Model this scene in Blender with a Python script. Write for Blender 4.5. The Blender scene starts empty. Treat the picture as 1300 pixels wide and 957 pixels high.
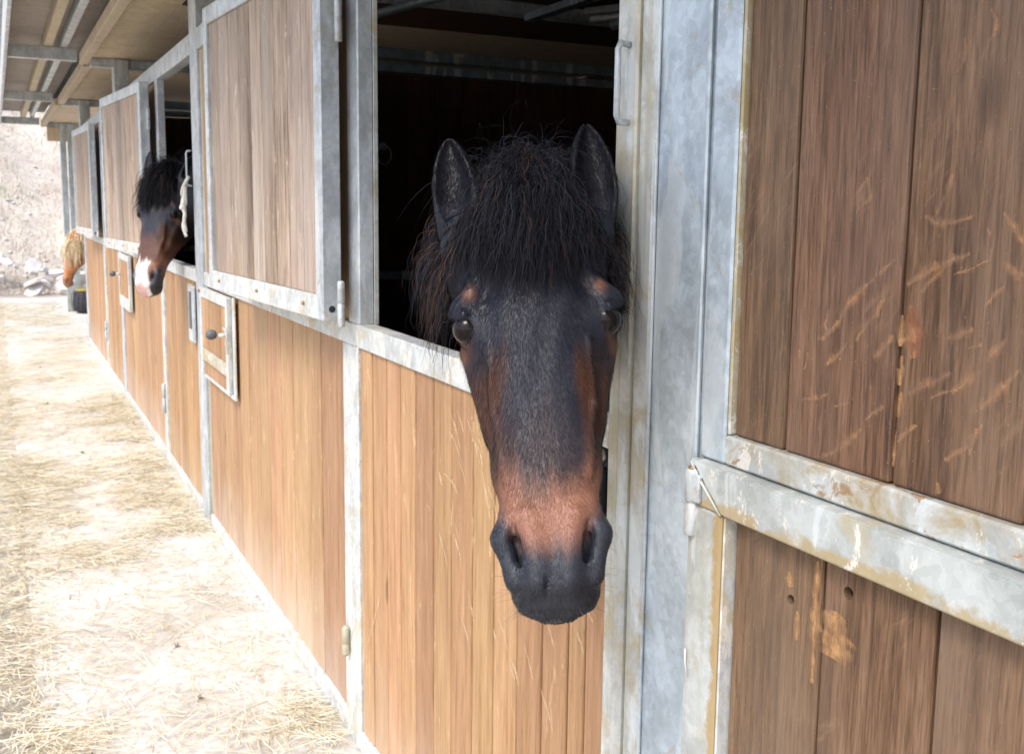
import bpy, bmesh, math, random
import numpy as np
from mathutils import Vector, Matrix
random.seed(7); rng = np.random.default_rng(7)
S = bpy.context.scene
COL = S.collection
# ---------------------------------------------------------------- camera
cam = bpy.data.cameras.new('camera'); co = bpy.data.objects.new('camera', cam); COL.objects.link(co)
Rr = Vector((.453767, .891042, .011798)); Dn = Vector((.123699, -.049872, -.991066)); Fw = Vector((-.882493, .451172, -.132852))
m = Matrix(((Rr.x, -Dn.x, -Fw.x, 0), (Rr.y, -Dn.y, -Fw.y, -.79513), (Rr.z, -Dn.z, -Fw.z, 1.43475), (0, 0, 0, 1)))
co.matrix_world = m
cam.sensor_width = 36; cam.lens = 36 * 1278.8 / 1300; cam.shift_y = -44.5 / 1300
cam.clip_start = .05; cam.clip_end = 400
cam.dof.use_dof = True; cam.dof.focus_distance = 1.25; cam.dof.aperture_fstop = 15
S.camera = co
# ---------------------------------------------------------------- light
w = bpy.data.worlds.new('World'); S.world = w; w.use_nodes = True
nt = w.node_tree; bg = nt.nodes['Background']
sky = nt.nodes.new('ShaderNodeTexSky'); sky.sky_type = 'NISHITA'; sky.sun_disc = False
SUN_EL, SUN_AZ = math.radians(56), math.radians(150)   # azimuth measured from +y towards +x
sky.sun_elevation = SUN_EL; sky.sun_rotation = SUN_AZ
sky.air_density = 1.0; sky.dust_density = 3.0; sky.ozone_density = 1.0
nt.links.new(sky.outputs[0], bg.inputs[0]); bg.inputs[1].default_value = .15
sl = bpy.data.lights.new('sun', 'SUN'); sl.energy = 1.4; sl.angle = math.radians(25); sl.color = (1, .95, .88)
so = bpy.data.objects.new('sun', sl); COL.objects.link(so)
sd = Vector((math.sin(SUN_AZ) * math.cos(SUN_EL), math.cos(SUN_AZ) * math.cos(SUN_EL), math.sin(SUN_EL)))
so.rotation_euler = sd.to_track_quat('Z', 'Y').to_euler()
S.view_settings.view_transform = 'Standard'; S.view_settings.look = 'None'
S.view_settings.exposure = 1.15; S.view_settings.gamma = 1
S.render.engine = 'CYCLES'

# ---------------------------------------------------------------- materials
def newmat(name, rough=.6, metal=0):
    mt = bpy.data.materials.new(name); mt.use_nodes = True
    b = mt.node_tree.nodes['Principled BSDF']; b.inputs['Roughness'].default_value = rough; b.inputs['Metallic'].default_value = metal
    return mt, mt.node_tree, b
class NB:
    def __init__(s, nt): s.nt = nt
    def n(s, t, **k):
        o = s.nt.nodes.new(t)
        for a, v in k.items(): setattr(o, a, v)
        return o
    def l(s, a, b): s.nt.links.new(a, b)
    def co(s, scale=(1, 1, 1), rand=0, world=False):
        if world: src = s.n('ShaderNodeNewGeometry').outputs['Position']
        else: src = s.n('ShaderNodeTexCoord').outputs['Object']
        mp = s.n('ShaderNodeMapping'); mp.inputs['Scale'].default_value = scale; s.l(src, mp.inputs['Vector'])
        if rand:
            oi = s.n('ShaderNodeObjectInfo'); mu = s.n('ShaderNodeMath', operation='MULTIPLY'); mu.inputs[1].default_value = rand
            s.l(oi.outputs['Random'], mu.inputs[0]); s.l(mu.outputs[0], mp.inputs['Location'])
        return mp.outputs[0]
    def noise(s, vec, scale, detail=6, rough=.6, dist=0):
        o = s.n('ShaderNodeTexNoise'); o.inputs['Scale'].default_value = scale; o.inputs['Detail'].default_value = detail
        o.inputs['Roughness'].default_value = rough; o.inputs['Distortion'].default_value = dist; s.l(vec, o.inputs['Vector']); return o.outputs['Fac']
    def ramp(s, fac, stops):
        o = s.n('ShaderNodeValToRGB'); e = o.color_ramp.elements
        while len(e) < len(stops): e.new(.5)
        for x, (p, c) in zip(e, stops):
            x.position = p; x.color = (c, c, c, 1) if isinstance(c, (int, float)) else (*c, 1)
        s.l(fac, o.inputs[0]); return o.outputs[0]
    def mix(s, fac, a, b, mode='MIX'):
        o = s.n('ShaderNodeMix', data_type='RGBA', blend_type=mode)
        for i, v in ((0, fac), (6, a), (7, b)):
            if hasattr(v, 'node'): s.l(v, o.inputs[i])
            elif i == 0: o.inputs[0].default_value = v
            else: o.inputs[i].default_value = (*v, 1)
        return o.outputs[2]
    def math(s, op, a, b=0):
        o = s.n('ShaderNodeMath', operation=op)
        for i, v in ((0, a), (1, b)):
            if hasattr(v, 'node'): s.l(v, o.inputs[i])
            else: o.inputs[i].default_value = v
        return o.outputs[0]
    def bump(s, h, strength, dist, b, prev=None):
        o = s.n('ShaderNodeBump'); o.inputs['Strength'].default_value = strength; o.inputs['Distance'].default_value = dist
        s.l(h, o.inputs['Height'])
        if prev is not None: s.l(prev, o.inputs['Normal'])
        s.l(o.outputs[0], b.inputs['Normal']); return o.outputs[0]

def wood(name, dark, mid, light, grain=1.0, tint=.25, fine_k=.8, rough=.65, gray=None, pale=0.0, wear=None, bumpd=.0012, scuff=None):
    mt, t, b = newmat(name, rough); q = NB(t)
    v = q.co((1, 1, .05), 40); v2 = q.co((1, 1, .18), 37)
    g1 = q.noise(v, 55 * grain, 8, .62, .35)
    g2 = q.noise(v, 240 * grain, 4, .6)
    g3 = q.noise(v2, 7, 5, .6, .8)
    f = q.math('ADD', q.math('MULTIPLY', g1, .6), q.math('MULTIPLY', g3, .4))
    c = q.ramp(f, [(.36, dark), (.5, mid), (.64, light)])
    fine = q.ramp(g2, [(.35, .55), (.52, 1.0), (.7, 1.2)])
    c = q.mix(fine_k, c, fine, 'MULTIPLY')
    # growth-ring cracks
    cr = q.ramp(q.noise(v, 30 * grain, 4, .6, .6), [(.485, 1), (.5, .25), (.515, 1)])
    c = q.mix(fine_k * .55, c, cr, 'MULTIPLY')
    # knots
    vk = q.n('ShaderNodeTexVoronoi'); vk.inputs['Scale'].default_value = 3.1; q.l(q.co((1, 0, .55), 51), vk.inputs['Vector'])
    k = q.ramp(vk.outputs['Distance'], [(.0, 1), (.045, .8), (.075, 0)])
    c = q.mix(q.math('MULTIPLY', k, .75), c, tuple(x * .45 for x in dark))
    if gray: c = q.mix(q.ramp(q.noise(v2, 3.3, 6, .65), [(.42, 0), (.68, .75)]), c, gray)
    if pale: c = q.mix(q.math('MULTIPLY', q.ramp(q.noise(q.co((1, 1, .22), 13), 30, 6, .75, 1.2), [(.6, 0), (.68, 1)]), pale), c, tuple(min(1, x * 2.0 + .08) for x in light))
    if wear:  # splashed dirt / dust near the foot of the boards
        sp = q.n('ShaderNodeSeparateXYZ'); q.l(q.co(world=True), sp.inputs[0])
        h = q.math('MULTIPLY', sp.outputs[2], -2.2); h = q.math('ADD', h, q.math('MULTIPLY', q.noise(q.co((1, 1, .3), world=True), 9, 7, .7), 1.5))
        c = q.mix(q.ramp(h, [(-.02, 0), (.65, .55)]), c, wear)
    if scuff:  # broad soft rubbed areas, slanting
        ge = q.n('ShaderNodeNewGeometry'); mp = q.n('ShaderNodeMapping'); mp.inputs['Rotation'].default_value = (0, -.72, 0); mp.inputs['Scale'].default_value = (1, 1, 1)
        q.l(ge.outputs['Position'], mp.inputs['Vector']); m2_ = q.n('ShaderNodeMapping'); m2_.inputs['Scale'].default_value = (1, 1, .14); q.l(mp.outputs[0], m2_.inputs['Vector'])
        sn = q.noise(m2_.outputs[0], 70, 6, .7, .6); lm_ = q.noise(ge.outputs['Position'], 7, 4, .6)
        c = q.mix(q.math('MULTIPLY', q.ramp(sn, [(.54, 0), (.68, .6)]), q.ramp(lm_, [(.50, 0), (.64, 1)])), c, scuff)
        c = q.mix(q.math('MULTIPLY', q.ramp(q.noise(ge.outputs['Position'], 330, 3, .6), [(.68, 0), (.72, .6)]), 1), c, (.40, .30, .22))
    oi = q.n('ShaderNodeObjectInfo'); hv = q.n('ShaderNodeHueSaturation')
    q.l(q.math('ADD', q.math('MULTIPLY', oi.outputs['Random'], tint * 2), 1 - tint), hv.inputs['Value'])
    q.l(q.math('ADD', q.math('MULTIPLY', q.math('FRACT', q.math('MULTIPLY', oi.outputs['Random'], 17.3)), .014), .493), hv.inputs['Hue'])
    q.l(c, hv.inputs['Color']); q.l(hv.outputs[0], b.inputs['Base Color'])
    q.bump(q.math('ADD', q.math('MULTIPLY', g1, .7), q.math('MULTIPLY', g2, .5)), .7, bumpd, b)
    b.inputs['Specular IOR Level'].default_value = .3
    return mt
def galv(name, base=(.50, .54, .57), dirt=.25, dirtcol=(.38, .30, .15), peel=0, rust=0, metal=.35, low=0, streak=0, edge=None):
    mt, t, b = newmat(name, .42, metal); q = NB(t)
    v = q.co(world=True)
    vo = q.n('ShaderNodeTexVoronoi'); vo.inputs['Scale'].default_value = 95; q.l(v, vo.inputs['Vector'])
    sp = q.n('ShaderNodeSeparateColor'); q.l(vo.outputs['Color'], sp.inputs[0])
    c = q.mix(q.ramp(q.noise(q.co((1, 1, .6), world=True), 14, 7, .68, .4), [(.42, 0), (.5, .45), (.56, 1)]), tuple(x * .84 for x in base), tuple(min(1, x * 1.1) for x in base))
    c = q.mix(.24, c, q.ramp(sp.outputs[0], [(0, .55), (1, 1.25)]), 'MULTIPLY')
    c = q.mix(q.ramp(q.noise(v, 240, 3, .7), [(.66, 0), (.7, .5)]), c, (.8, .82, .84))
    # pale oxidised drips
    c = q.mix(q.math('MULTIPLY', q.ramp(q.noise(q.co((1, 1, .25), world=True), 11, 6, .65, .5), [(.56, 0), (.6, 1)]), .5), c, (.68, .73, .75))
    if streak: c = q.mix(q.ramp(q.noise(q.co((1, 1, .02), world=True), 60, 3, .6), [(.5, 0), (.62, streak)]), c, (.42, .38, .24))
    dn = q.noise(v, 9, 8, .72, .6)
    c = q.mix(q.ramp(dn, [(.64 - dirt * .35, 0), (.74 - dirt * .2, .8)]), c, dirtcol)
    if low:
        s2 = q.n('ShaderNodeSeparateXYZ'); q.l(v, s2.inputs[0])
        h = q.math('ADD', q.math('MULTIPLY', s2.outputs[2], -1.1), q.math('MULTIPLY', q.noise(q.co((2, 2, 1), world=True), 12, 8, .7), 1.3))
        c = q.mix(q.ramp(h, [(-.3, 0), (.25, low)]), c, (.42, .38, .24))
    if edge:   # stain gathering along one edge: (axis, coordinate, width, colour, amount)
        s3 = q.n('ShaderNodeSeparateXYZ'); q.l(v, s3.inputs[0]); ax_, c0, wd, ecol, am = edge
        h3 = q.math('SUBTRACT', 1, q.math('DIVIDE', q.math('ABSOLUTE', q.math('SUBTRACT', s3.outputs[ax_], c0)), wd)); h3 = q.math('ADD', h3, q.math('MULTIPLY', q.math('SUBTRACT', q.noise(v, 22, 7, .7, .4), .5), 3.0))
        c = q.mix(q.ramp(h3, [(.15, 0), (.55, am)]), c, ecol)
    if peel: c = q.mix(q.ramp(q.noise(q.co((1, 1, .5), world=True), 26, 8, .78, .3), [(.5 - .1 * (peel - 1), 0), (.53 - .1 * (peel - 1), .9)]), c, (.70, .68, .62))
    if rust:
        c = q.mix(q.math('MULTIPLY', q.ramp(q.noise(v, 17, 9, .72, .8), [(.55, 0), (.6, 1)]), rust), c, (.30, .16, .05))
        c = q.mix(q.math('MULTIPLY', q.ramp(q.noise(v, 40, 8, .72, .8), [(.62, 0), (.65, 1)]), rust), c, (.42, .20, .08))
    q.l(c, b.inputs['Base Color'])
    q.l(q.ramp(dn, [(.4, .36), (.7, .7)]), b.inputs['Roughness'])
    q.bump(q.noise(v, 60, 6, .7), .25, .001, b)
    return mt
M = {}
M['wood_low'] = wood('door_wood', (.31, .165, .078), (.43, .250, .128), (.50, .310, .170), 1, .15, .38, .6, pale=.32, wear=(.50, .38, .27))
M['wood_panel'] = wood('panel_wood', (.32, .175, .088), (.43, .255, .138), (.50, .315, .18), 1, .15, .38, .6, pale=.32, wear=(.56, .46, .38))
M['wood_shut'] = wood('shutter_wood', (.20, .14, .10), (.39, .285, .21), (.52, .41, .32), .8, .2, .9, .75, gray=(.42, .37, .325), pale=.4)
M['wood_dark'] = wood('weathered_wood', (.068, .034, .019), (.180, .100, .055), (.258, .155, .092), 1.7, .06, .9, .62, gray=(.185, .130, .095), pale=.08, bumpd=.0035, scuff=(.38, .24, .14))
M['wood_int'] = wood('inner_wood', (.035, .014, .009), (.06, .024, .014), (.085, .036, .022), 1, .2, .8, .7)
M['ply'] = wood('plywood', (.48, .38, .26), (.58, .47, .33), (.64, .53, .39), .35, .06, .3, .7)
M['timber'] = wood('batten_wood', (.42, .34, .24), (.54, .46, .34), (.62, .54, .41), .9, .1, .5, .7)
M['eave'] = wood('eave_board', (.26, .22, .20), (.33, .29, .265), (.38, .34, .31), .6, .06, .4, .7)
M['gv'] = galv('galvanised', dirt=.2, metal=.25)
M['gv_blue'] = galv('galvanised_plate', (.46, .53, .58), dirt=.12, metal=.3, low=.35)
M['gv_dirty'] = galv('galvanised_dirty', (.50, .51, .48), dirt=.4, dirtcol=(.42, .33, .17), low=.75, metal=.15, streak=.55)
M['gv_shade'] = galv('galvanised_shaded', (.20, .25, .30), dirt=.2, metal=.3)  # darker copy of galvanised, interior shade put into its base colour
M['gv_white'] = galv('galvanised_pale', (.54, .57, .575), dirt=.4, dirtcol=(.50, .42, .24), peel=.8, metal=.05)
M['gv_rust'] = galv('galvanised_rusty', (.52, .56, .56), dirt=.62, dirtcol=(.34, .24, .09), peel=.3, rust=.8, metal=.1)
M['gv_rail'] = galv('galvanised_rail', (.46, .49, .475), dirt=.22, dirtcol=(.45, .38, .24), edge=(2, 1.060, .022, (.40, .29, .12), .75), metal=.05, peel=.12)
M['gv_stile'] = galv('galvanised_stile', (.46, .49, .48), dirt=.25, dirtcol=(.42, .34, .20), edge=(0, -.946, .020, (.40, .27, .10), .85), metal=.1, streak=.3)
M['gv_ochre'] = galv('galvanised_ochre', (.56, .57, .52), dirt=.8, dirtcol=(.40, .29, .10), metal=.05, peel=.5)
def plain(name, c, rough=.5, metal=0, var=.15, sc=30):
    mt, t, b = newmat(name, rough, metal); q = NB(t)
    n = q.ramp(q.noise(q.co(), sc, 6, .6), [(.3, 1 - var), (.7, 1 + var)])
    q.l(q.mix(1.0, c, n, 'MULTIPLY'), b.inputs['Base Color']); q.bump(q.noise(q.co(), sc * 3, 4), .3, .001, b)
    return mt
M['black'] = plain('black_plastic', (.012, .014, .018), .35)
M['white'] = plain('white_print', (.6, .62, .62), .5)
M['knob'] = plain('grey_knob', (.10, .11, .125), .5)
M['brass'] = plain('brass_screw', (.35, .22, .10), .4, .6)
M['rope'] = plain('rope_fibre', (.62, .60, .55), .85, 0, .2, 60)
M['yellow'] = plain('yellow_cloth', (.30, .26, .05), .8); M['cord'] = plain('grey_cord', (.09, .085, .08), .8)
M['netting'] = plain('dark_mesh', (.03, .03, .04), .8, 0, .5, 20)
M['lamp'] = plain('tube_glass', (.6, .62, .62), .3)
M['greyrock'] = plain('pale_stone', (.58, .55, .53), .9, 0, .25, 6)
M['seam_dark'] = plain('seam_black', (.010, .009, .008), .9)
# scratch material : alpha fades at the rim
def scratch_mat(name, c1, c2, thr=.42):
    mt, t, b = newmat(name, .8); q = NB(t)
    uv = q.n('ShaderNodeTexCoord').outputs['UV']; sp = q.n('ShaderNodeSeparateXYZ'); q.l(uv, sp.inputs[0])
    e = q.math('SUBTRACT', 1, q.math('ABSOLUTE', sp.outputs[1]))
    n1 = q.noise(q.co((1, 1, .5)), 160, 6, .75, .5); n2 = q.noise(q.co(), 38, 6, .7)
    a = q.math('ADD', q.math('MULTIPLY', e, .42), q.math('MULTIPLY', n1, 1.0)); a = q.math('ADD', a, q.math('MULTIPLY', n2, .7))
    al = q.ramp(q.math('SUBTRACT', a, thr), [(.50, 0), (1.0, .62)])
    q.l(al, b.inputs['Alpha']); q.l(q.mix(q.ramp(n2, [(.4, 0), (.62, 1)]), c1, c2), b.inputs['Base Color'])
    return mt
M['scr'] = scratch_mat('scratched_wood', (.36, .22, .15), (.52, .27, .12))
M['scr_o'] = scratch_mat('bare_wood', (.58, .30, .12), (.66, .38, .17), .36)
M['scr_l'] = scratch_mat('pale_scratch', (.72, .52, .32), (.85, .66, .42))
M['wound'] = scratch_mat('knot_wood', (.30, .09, .04), (.55, .26, .12), .3)

# ---------------------------------------------------------------- object helpers
def link(name, me, mat=None, parent=None, loc=None):
    if mat is not None and not me.materials: me.materials.append(mat)
    o = bpy.data.objects.new(name, me); COL.objects.link(o)
    if parent is not None: o.parent = parent
    if loc is not None: o.location = loc
    return o
def empty(name, loc=(0, 0, 0), rz=0, parent=None):
    o = bpy.data.objects.new(name, None); COL.objects.link(o); o.location = loc; o.rotation_euler = (0, 0, rz); o.empty_display_size = .1
    if parent is not None: o.parent = parent
    return o
def tag(o, label=None, cat=None, group=None, kind=None):
    for k, v in (('label', label), ('category', cat), ('group', group), ('kind', kind)):
        if v: o[k] = v
    return o
_bc = {}
def box_mesh(w, d, h, mat, bev=.002):
    key = (round(w, 4), round(d, 4), round(h, 4), mat.name, bev)
    if key in _bc: return _bc[key]
    bm = bmesh.new(); bmesh.ops.create_cube(bm, size=1)
    for v in bm.verts: v.co.x *= w; v.co.y *= d; v.co.z *= h
    if bev and bev * 2.2 < min(w, d, h): bmesh.ops.bevel(bm, geom=list(bm.edges), offset=bev, segments=2 if bev > .003 else 1, affect='EDGES', profile=.5)
    me = bpy.data.meshes.new('box'); bm.to_mesh(me); bm.free(); me.materials.append(mat); _bc[key] = me
    return me
def box(name, x0, x1, y0, y1, z0, z1, mat, parent, bev=.002):
    me = box_mesh(abs(x1 - x0), abs(y1 - y0), abs(z1 - z0), M[mat] if isinstance(mat, str) else mat, bev)
    return link(name, me, None, parent, ((x0 + x1) / 2, (y0 + y1) / 2, (z0 + z1) / 2))
def tube_bm(bm, pts, r, seg=8, cap=True):
    pts = [Vector(p) for p in pts]; rings = []
    up = None
    for i, p in enumerate(pts):
        d = (pts[min(i + 1, len(pts) - 1)] - pts[max(i - 1, 0)]).normalized()
        if up is None: up = d.orthogonal().normalized()
        up = (up - d * up.dot(d)).normalized(); s2 = d.cross(up)
        rr = r[i] if isinstance(r, (list, tuple)) else r
        rings.append([bm.verts.new(p + (up * math.cos(a) + s2 * math.sin(a)) * rr) for a in [2 * math.pi * k / seg for k in range(seg)]])
    for a, b2 in zip(rings, rings[1:]):
        for k in range(seg): bm.faces.new((a[k], a[(k + 1) % seg], b2[(k + 1) % seg], b2[k]))
    if cap:
        bm.faces.new(rings[0][::-1]); bm.faces.new(rings[-1])
def tube(name, pts, r, mat, parent=None, seg=10, loc=None):
    bm = bmesh.new(); tube_bm(bm, pts, r, seg); bmesh.ops.recalc_face_normals(bm, faces=bm.faces)
    me = bpy.data.meshes.new(name); bm.to_mesh(me); bm.free()
    for p in me.polygons: p.use_smooth = True
    return link(name, me, M[mat] if isinstance(mat, str) else mat, parent, loc)
def lathe(name, prof, mat, parent, loc, axis='Z', seg=16):
    bm = bmesh.new(); R = []
    for r, z in prof: R.append([bm.verts.new((r * math.cos(a), r * math.sin(a), z)) for a in [2 * math.pi * k / seg for k in range(seg)]])
    for a, b2 in zip(R, R[1:]):
        for k in range(seg): bm.faces.new((a[k], a[(k + 1) % seg], b2[(k + 1) % seg], b2[k]))
    bm.faces.new(R[0][::-1]); bm.faces.new(R[-1])
    if axis == 'Y': bmesh.ops.rotate(bm, verts=bm.verts, matrix=Matrix.Rotation(math.pi / 2, 3, 'X'))
    if axis == 'X': bmesh.ops.rotate(bm, verts=bm.verts, matrix=Matrix.Rotation(math.pi / 2, 3, 'Y'))
    bmesh.ops.recalc_face_normals(bm, faces=bm.faces)
    me = bpy.data.meshes.new(name); bm.to_mesh(me); bm.free()
    for p in me.polygons: p.use_smooth = True
    return link(name, me, M[mat], parent, loc)
def strips(name, lines, width, mat, parent, y=-.001, jit=.3, loc=(0, 0, 0)):
    """thin worn marks lying on a board face: ribbons with uv v in [-1,1]"""
    bm = bmesh.new(); uvl = bm.loops.layers.uv.new('UVMap')
    for ln in lines:
        P = [np.array(p, float) for p in ln]; pts = []
        for a, b2 in zip(P, P[1:]):
            for k in range(4): pts.append(a + (b2 - a) * k / 4)
        pts.append(P[-1]); n = len(pts); w0 = width * random.uniform(.7, 1.4); prev = None
        for i, p in enumerate(pts):
            d = pts[min(i + 1, n - 1)] - pts[max(i - 1, 0)]; d = d / (np.linalg.norm(d) + 1e-9); nn = np.array((-d[1], d[0]))
            w2 = w0 * (.35 + .65 * math.sin(math.pi * (i + .3) / (n - .4 + .6))) * random.uniform(1 - jit, 1 + jit)
            q = [bm.verts.new((p[0] + nn[0] * w2 * s, y, p[1] + nn[1] * w2 * s)) for s in (-1, 0, 1)]
            if prev:
                for j in (0, 1):
                    f = bm.faces.new((prev[j], prev[j + 1], q[j + 1], q[j]))
                    for lp, uvv in zip(f.loops, ((i - 1, j - 1), (i - 1, j), (i, j), (i, j - 1))): lp[uvl].uv = (uvv[0] / 8, uvv[1])
            prev = q
    me = bpy.data.meshes.new(name); bm.to_mesh(me); bm.free()
    o = link(name, me, M[mat], parent, loc); o['kind'] = 'stuff'; return o

# ---------------------------------------------------------------- ground and hillside
def grid_mesh(name, xs, ys, zf, mat):
    X, Y = np.meshgrid(xs, ys, indexing='ij'); Z = zf(X, Y); nx, ny = X.shape
    V = np.stack([X, Y, Z], -1).reshape(-1, 3); i = np.arange(nx * ny).reshape(nx, ny)
    F = np.stack([i[:-1, :-1], i[1:, :-1], i[1:, 1:], i[:-1, 1:]], -1).reshape(-1, 4)
    me = bpy.data.meshes.new(name); me.from_pydata(V.tolist(), [], F.tolist()); me.update()
    for p in me.polygons: p.use_smooth = True
    me.materials.append(mat); o = bpy.data.objects.new(name, me); COL.objects.link(o); return o
def vnoise(X, Y, sc, seed=0):
    r = np.random.default_rng(seed); T = r.random((64, 64)); x = X * sc + 1000; y = Y * sc + 1000
    xi = np.floor(x).astype(int); yi = np.floor(y).astype(int); fx = x - xi; fy = y - yi
    fx = fx * fx * (3 - 2 * fx); fy = fy * fy * (3 - 2 * fy); g = lambda a, b2: T[a % 64, b2 % 64]
    return (g(xi, yi) * (1 - fx) + g(xi + 1, yi) * fx) * (1 - fy) + (g(xi, yi + 1) * (1 - fx) + g(xi + 1, yi + 1) * fx) * fy
def hill_z(X, Y):
    t = np.clip(-(X + 17.6 + .9 * (vnoise(Y, Y * 0, .3, 3) - .5)), 0, None)
    z = np.where(t < 1.5, t * t * .16, .36 + (t - 1.5) * .48)
    z = np.minimum(z, 9 + .05 * t)
    return z - .03 + np.where(t > 0, 1, 0) * ((vnoise(X, Y, .9, 1) - .5) * .35 + (vnoise(X, Y, 3.3, 2) - .5) * .12) * np.clip(t / 2, 0, 1)
mt, t, b = newmat('dry_earth', .95); q = NB(t); v = q.co(world=True)
c = q.ramp(q.noise(v, .9, 9, .7), [(.35, (.46, .40, .34)), (.52, (.60, .55, .48)), (.68, (.66, .62, .53))])
c = q.mix(q.ramp(q.noise(v, 1.6, 5, .6), [(.64, 0), (.7, .5)]), c, (.34, .38, .16))
c = q.mix(q.ramp(q.noise(v, 14, 6, .7), [(.5, 0), (.62, .5)]), c, (.36, .27, .21))
q.l(c, b.inputs['Base Color']); q.bump(q.noise(v, 20, 8, .75), 1, .05, b); M['earth'] = mt
hx_ = np.concatenate([np.linspace(-120, -42, 20)[:-1], np.linspace(-42, -17, 140)[:-1], np.linspace(-17, 60, 30)])
hy_ = np.concatenate([np.linspace(-80, -8, 16)[:-1], np.linspace(-8, 9, 110)[:-1], np.linspace(9, 80, 16)])
tag(grid_mesh('ground', hx_, hy_, hill_z, M['earth']), kind='structure')
# concrete walkway
mt, t, b = newmat('walkway_concrete', .9); q = NB(t); v = q.co(world=True)
c = q.ramp(q.noise(v, 2.2, 9, .7), [(.35, (.42, .41, .38)), (.5, (.58, .57, .55)), (.62, (.67, .66, .65))])
c = q.mix(q.ramp(q.noise(v, 5, 9, .78, .3), [(.50, 0), (.66, .6)]), c, (.42, .38, .31)); c = q.mix(q.ramp(q.noise(v, 38, 7, .75), [(.48, 0), (.6, .4)]), c, (.34, .30, .24))
c = q.mix(q.ramp(q.noise(v, 160, 3, .6), [(.6, 0), (.68, .5)]), c, (.30, .25, .19))
q.l(c, b.inputs['Base Color']); q.bump(q.noise(v, 45, 8, .75), .7, .004, b); M['conc'] = mt
def slab_z(X, Y): return 0.0 - .004 + (vnoise(X, Y, 1.7, 5) - .5) * .008
sm = grid_mesh('walkway', np.linspace(-16.6, 4.0, 120), np.concatenate([[-.752], np.linspace(-.75, 4.4, 40)]), slab_z, M['conc'])
for vv in sm.data.vertices:
    if vv.co.y < -.751: vv.co.z = -.06
tag(sm, kind='structure')
# packed straw litter surface beside the walkway
mt, t, b = newmat('litter', .95); q = NB(t); v = q.co(world=True)
c = q.ramp(q.noise(v, 5, 9, .75, .8), [(.35, (.54, .50, .41)), (.52, (.64, .61, .53)), (.66, (.70, .68, .62))])
c = q.mix(q.ramp(q.noise(v, 60, 6, .75), [(.45, 0), (.6, .4)]), c, (.42, .34, .22))
q.l(c, b.inputs['Base Color']); q.bump(q.noise(v, 60, 8, .8), 1, .02, b); M['litter'] = mt
tag(grid_mesh('straw_yard', np.linspace(-16.4, 4, 160), np.linspace(-6, -.735, 60), lambda X, Y: -.012 + (vnoise(X, Y, 2.1, 8) - .5) * .02 + (vnoise(X, Y, 7, 9) - .5) * .014, M['litter']), kind='structure')

def ribbons(name, P, D, L, W, mat, up=.25, curl=.3, seg=3, parent=None):
    """many thin stalks as folded ribbons"""
    n = len(P); pts = [P]; d = D.copy()
    for k in range(seg):
        d = d + rng.normal(0, curl / seg, d.shape) * np.array([1, 1, up]); d /= np.linalg.norm(d, axis=1)[:, None]
        pts.append(pts[-1] + d * (L / seg)[:, None])
    pts = np.stack(pts, 1)                                  # n,seg+1,3
    side = np.cross(D, np.array([0, 0, 1.])); side /= np.linalg.norm(side, axis=1)[:, None] + 1e-9
    side = side + rng.normal(0, .5, side.shape); side /= np.linalg.norm(side, axis=1)[:, None]
    a = pts - side[:, None] * W[:, None, None] / 2; c2 = pts + side[:, None] * W[:, None, None] / 2
    V = np.stack([a, c2], 2).reshape(-1, 3); base = (np.arange(n) * (seg + 1) * 2)[:, None]; k = np.arange(seg)[None] * 2
    i0 = base + k; F = np.stack([i0, i0 + 1, i0 + 3, i0 + 2], -1).reshape(-1, 4)
    me = bpy.data.meshes.new(name); me.from_pydata(V.tolist(), [], F.tolist()); me.update(); me.materials.append(mat)
    o = bpy.data.objects.new(name, me); COL.objects.link(o)
    at = me.attributes.new('rnd', 'FLOAT', 'FACE'); at.data.foreach_set('value', np.repeat(rng.random(n), seg).astype(np.float32))
    if parent: o.parent = parent
    return o
mt, t, b = newmat('straw', .8); q = NB(t); at = q.n('ShaderNodeAttribute'); at.attribute_name = 'rnd'
q.l(q.ramp(at.outputs['Fac'], [(0, (.40, .31, .18)), (.2, (.60, .50, .33)), (.5, (.71, .65, .49)), (1, (.78, .75, .65))]), b.inputs['Base Color']); M['straw'] = mt
def straw_patch(n, xr, yr, bias, L0=.05, pw=1.0):
    X = []; Y = []
    while len(X) < n:
        u = rng.random(n * 3); x = xr[0] + (xr[1] - xr[0]) * u ** pw; y = rng.uniform(*yr, n * 3)
        dens = vnoise(x, y, 2.6, 11) * .6 + vnoise(x, y, 7, 12) * .4; dens = dens + bias(x, y)
        k = rng.random(n * 3) < np.clip((dens - .40) * 2.6, .12, 1); X += list(x[k]); Y += list(y[k])
    x = np.array(X[:n]); y = np.array(Y[:n]); a = rng.normal(.15, .9, n); L = rng.gamma(4, L0 / 4, n) + .02
    D = np.stack([np.cos(a), np.sin(a), rng.normal(.05, .12, n)], 1); z = rng.random(n) ** 2 * .018 + .003
    return np.stack([x, y, z], 1), D, L, rng.uniform(.0010, .0024, n)
ps = [straw_patch(24000, (-2, -8), (-.78, -.02), lambda x, y: np.where(x < -4.2, .06, -.06) + np.where(y > -.12, .06, 0), .06),
      straw_patch(12000, (-7, -16), (-.78, -.02), lambda x, y: .1, .09),
      straw_patch(22000, (-1, -9), (-1.4, -.70), lambda x, y: .35, .06),
      straw_patch(9000, (-8, -16.4), (-1.6, -.7), lambda x, y: .2, .10),
      straw_patch(7000, (-12, 3), (-5, -1.4), lambda x, y: .1, .10)]
P, D, L, W = [np.concatenate(z) for z in zip(*ps)]
W[36000:] *= 1.1
tag(ribbons('straw', P, D, L, W, M['straw']), kind='stuff')
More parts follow.
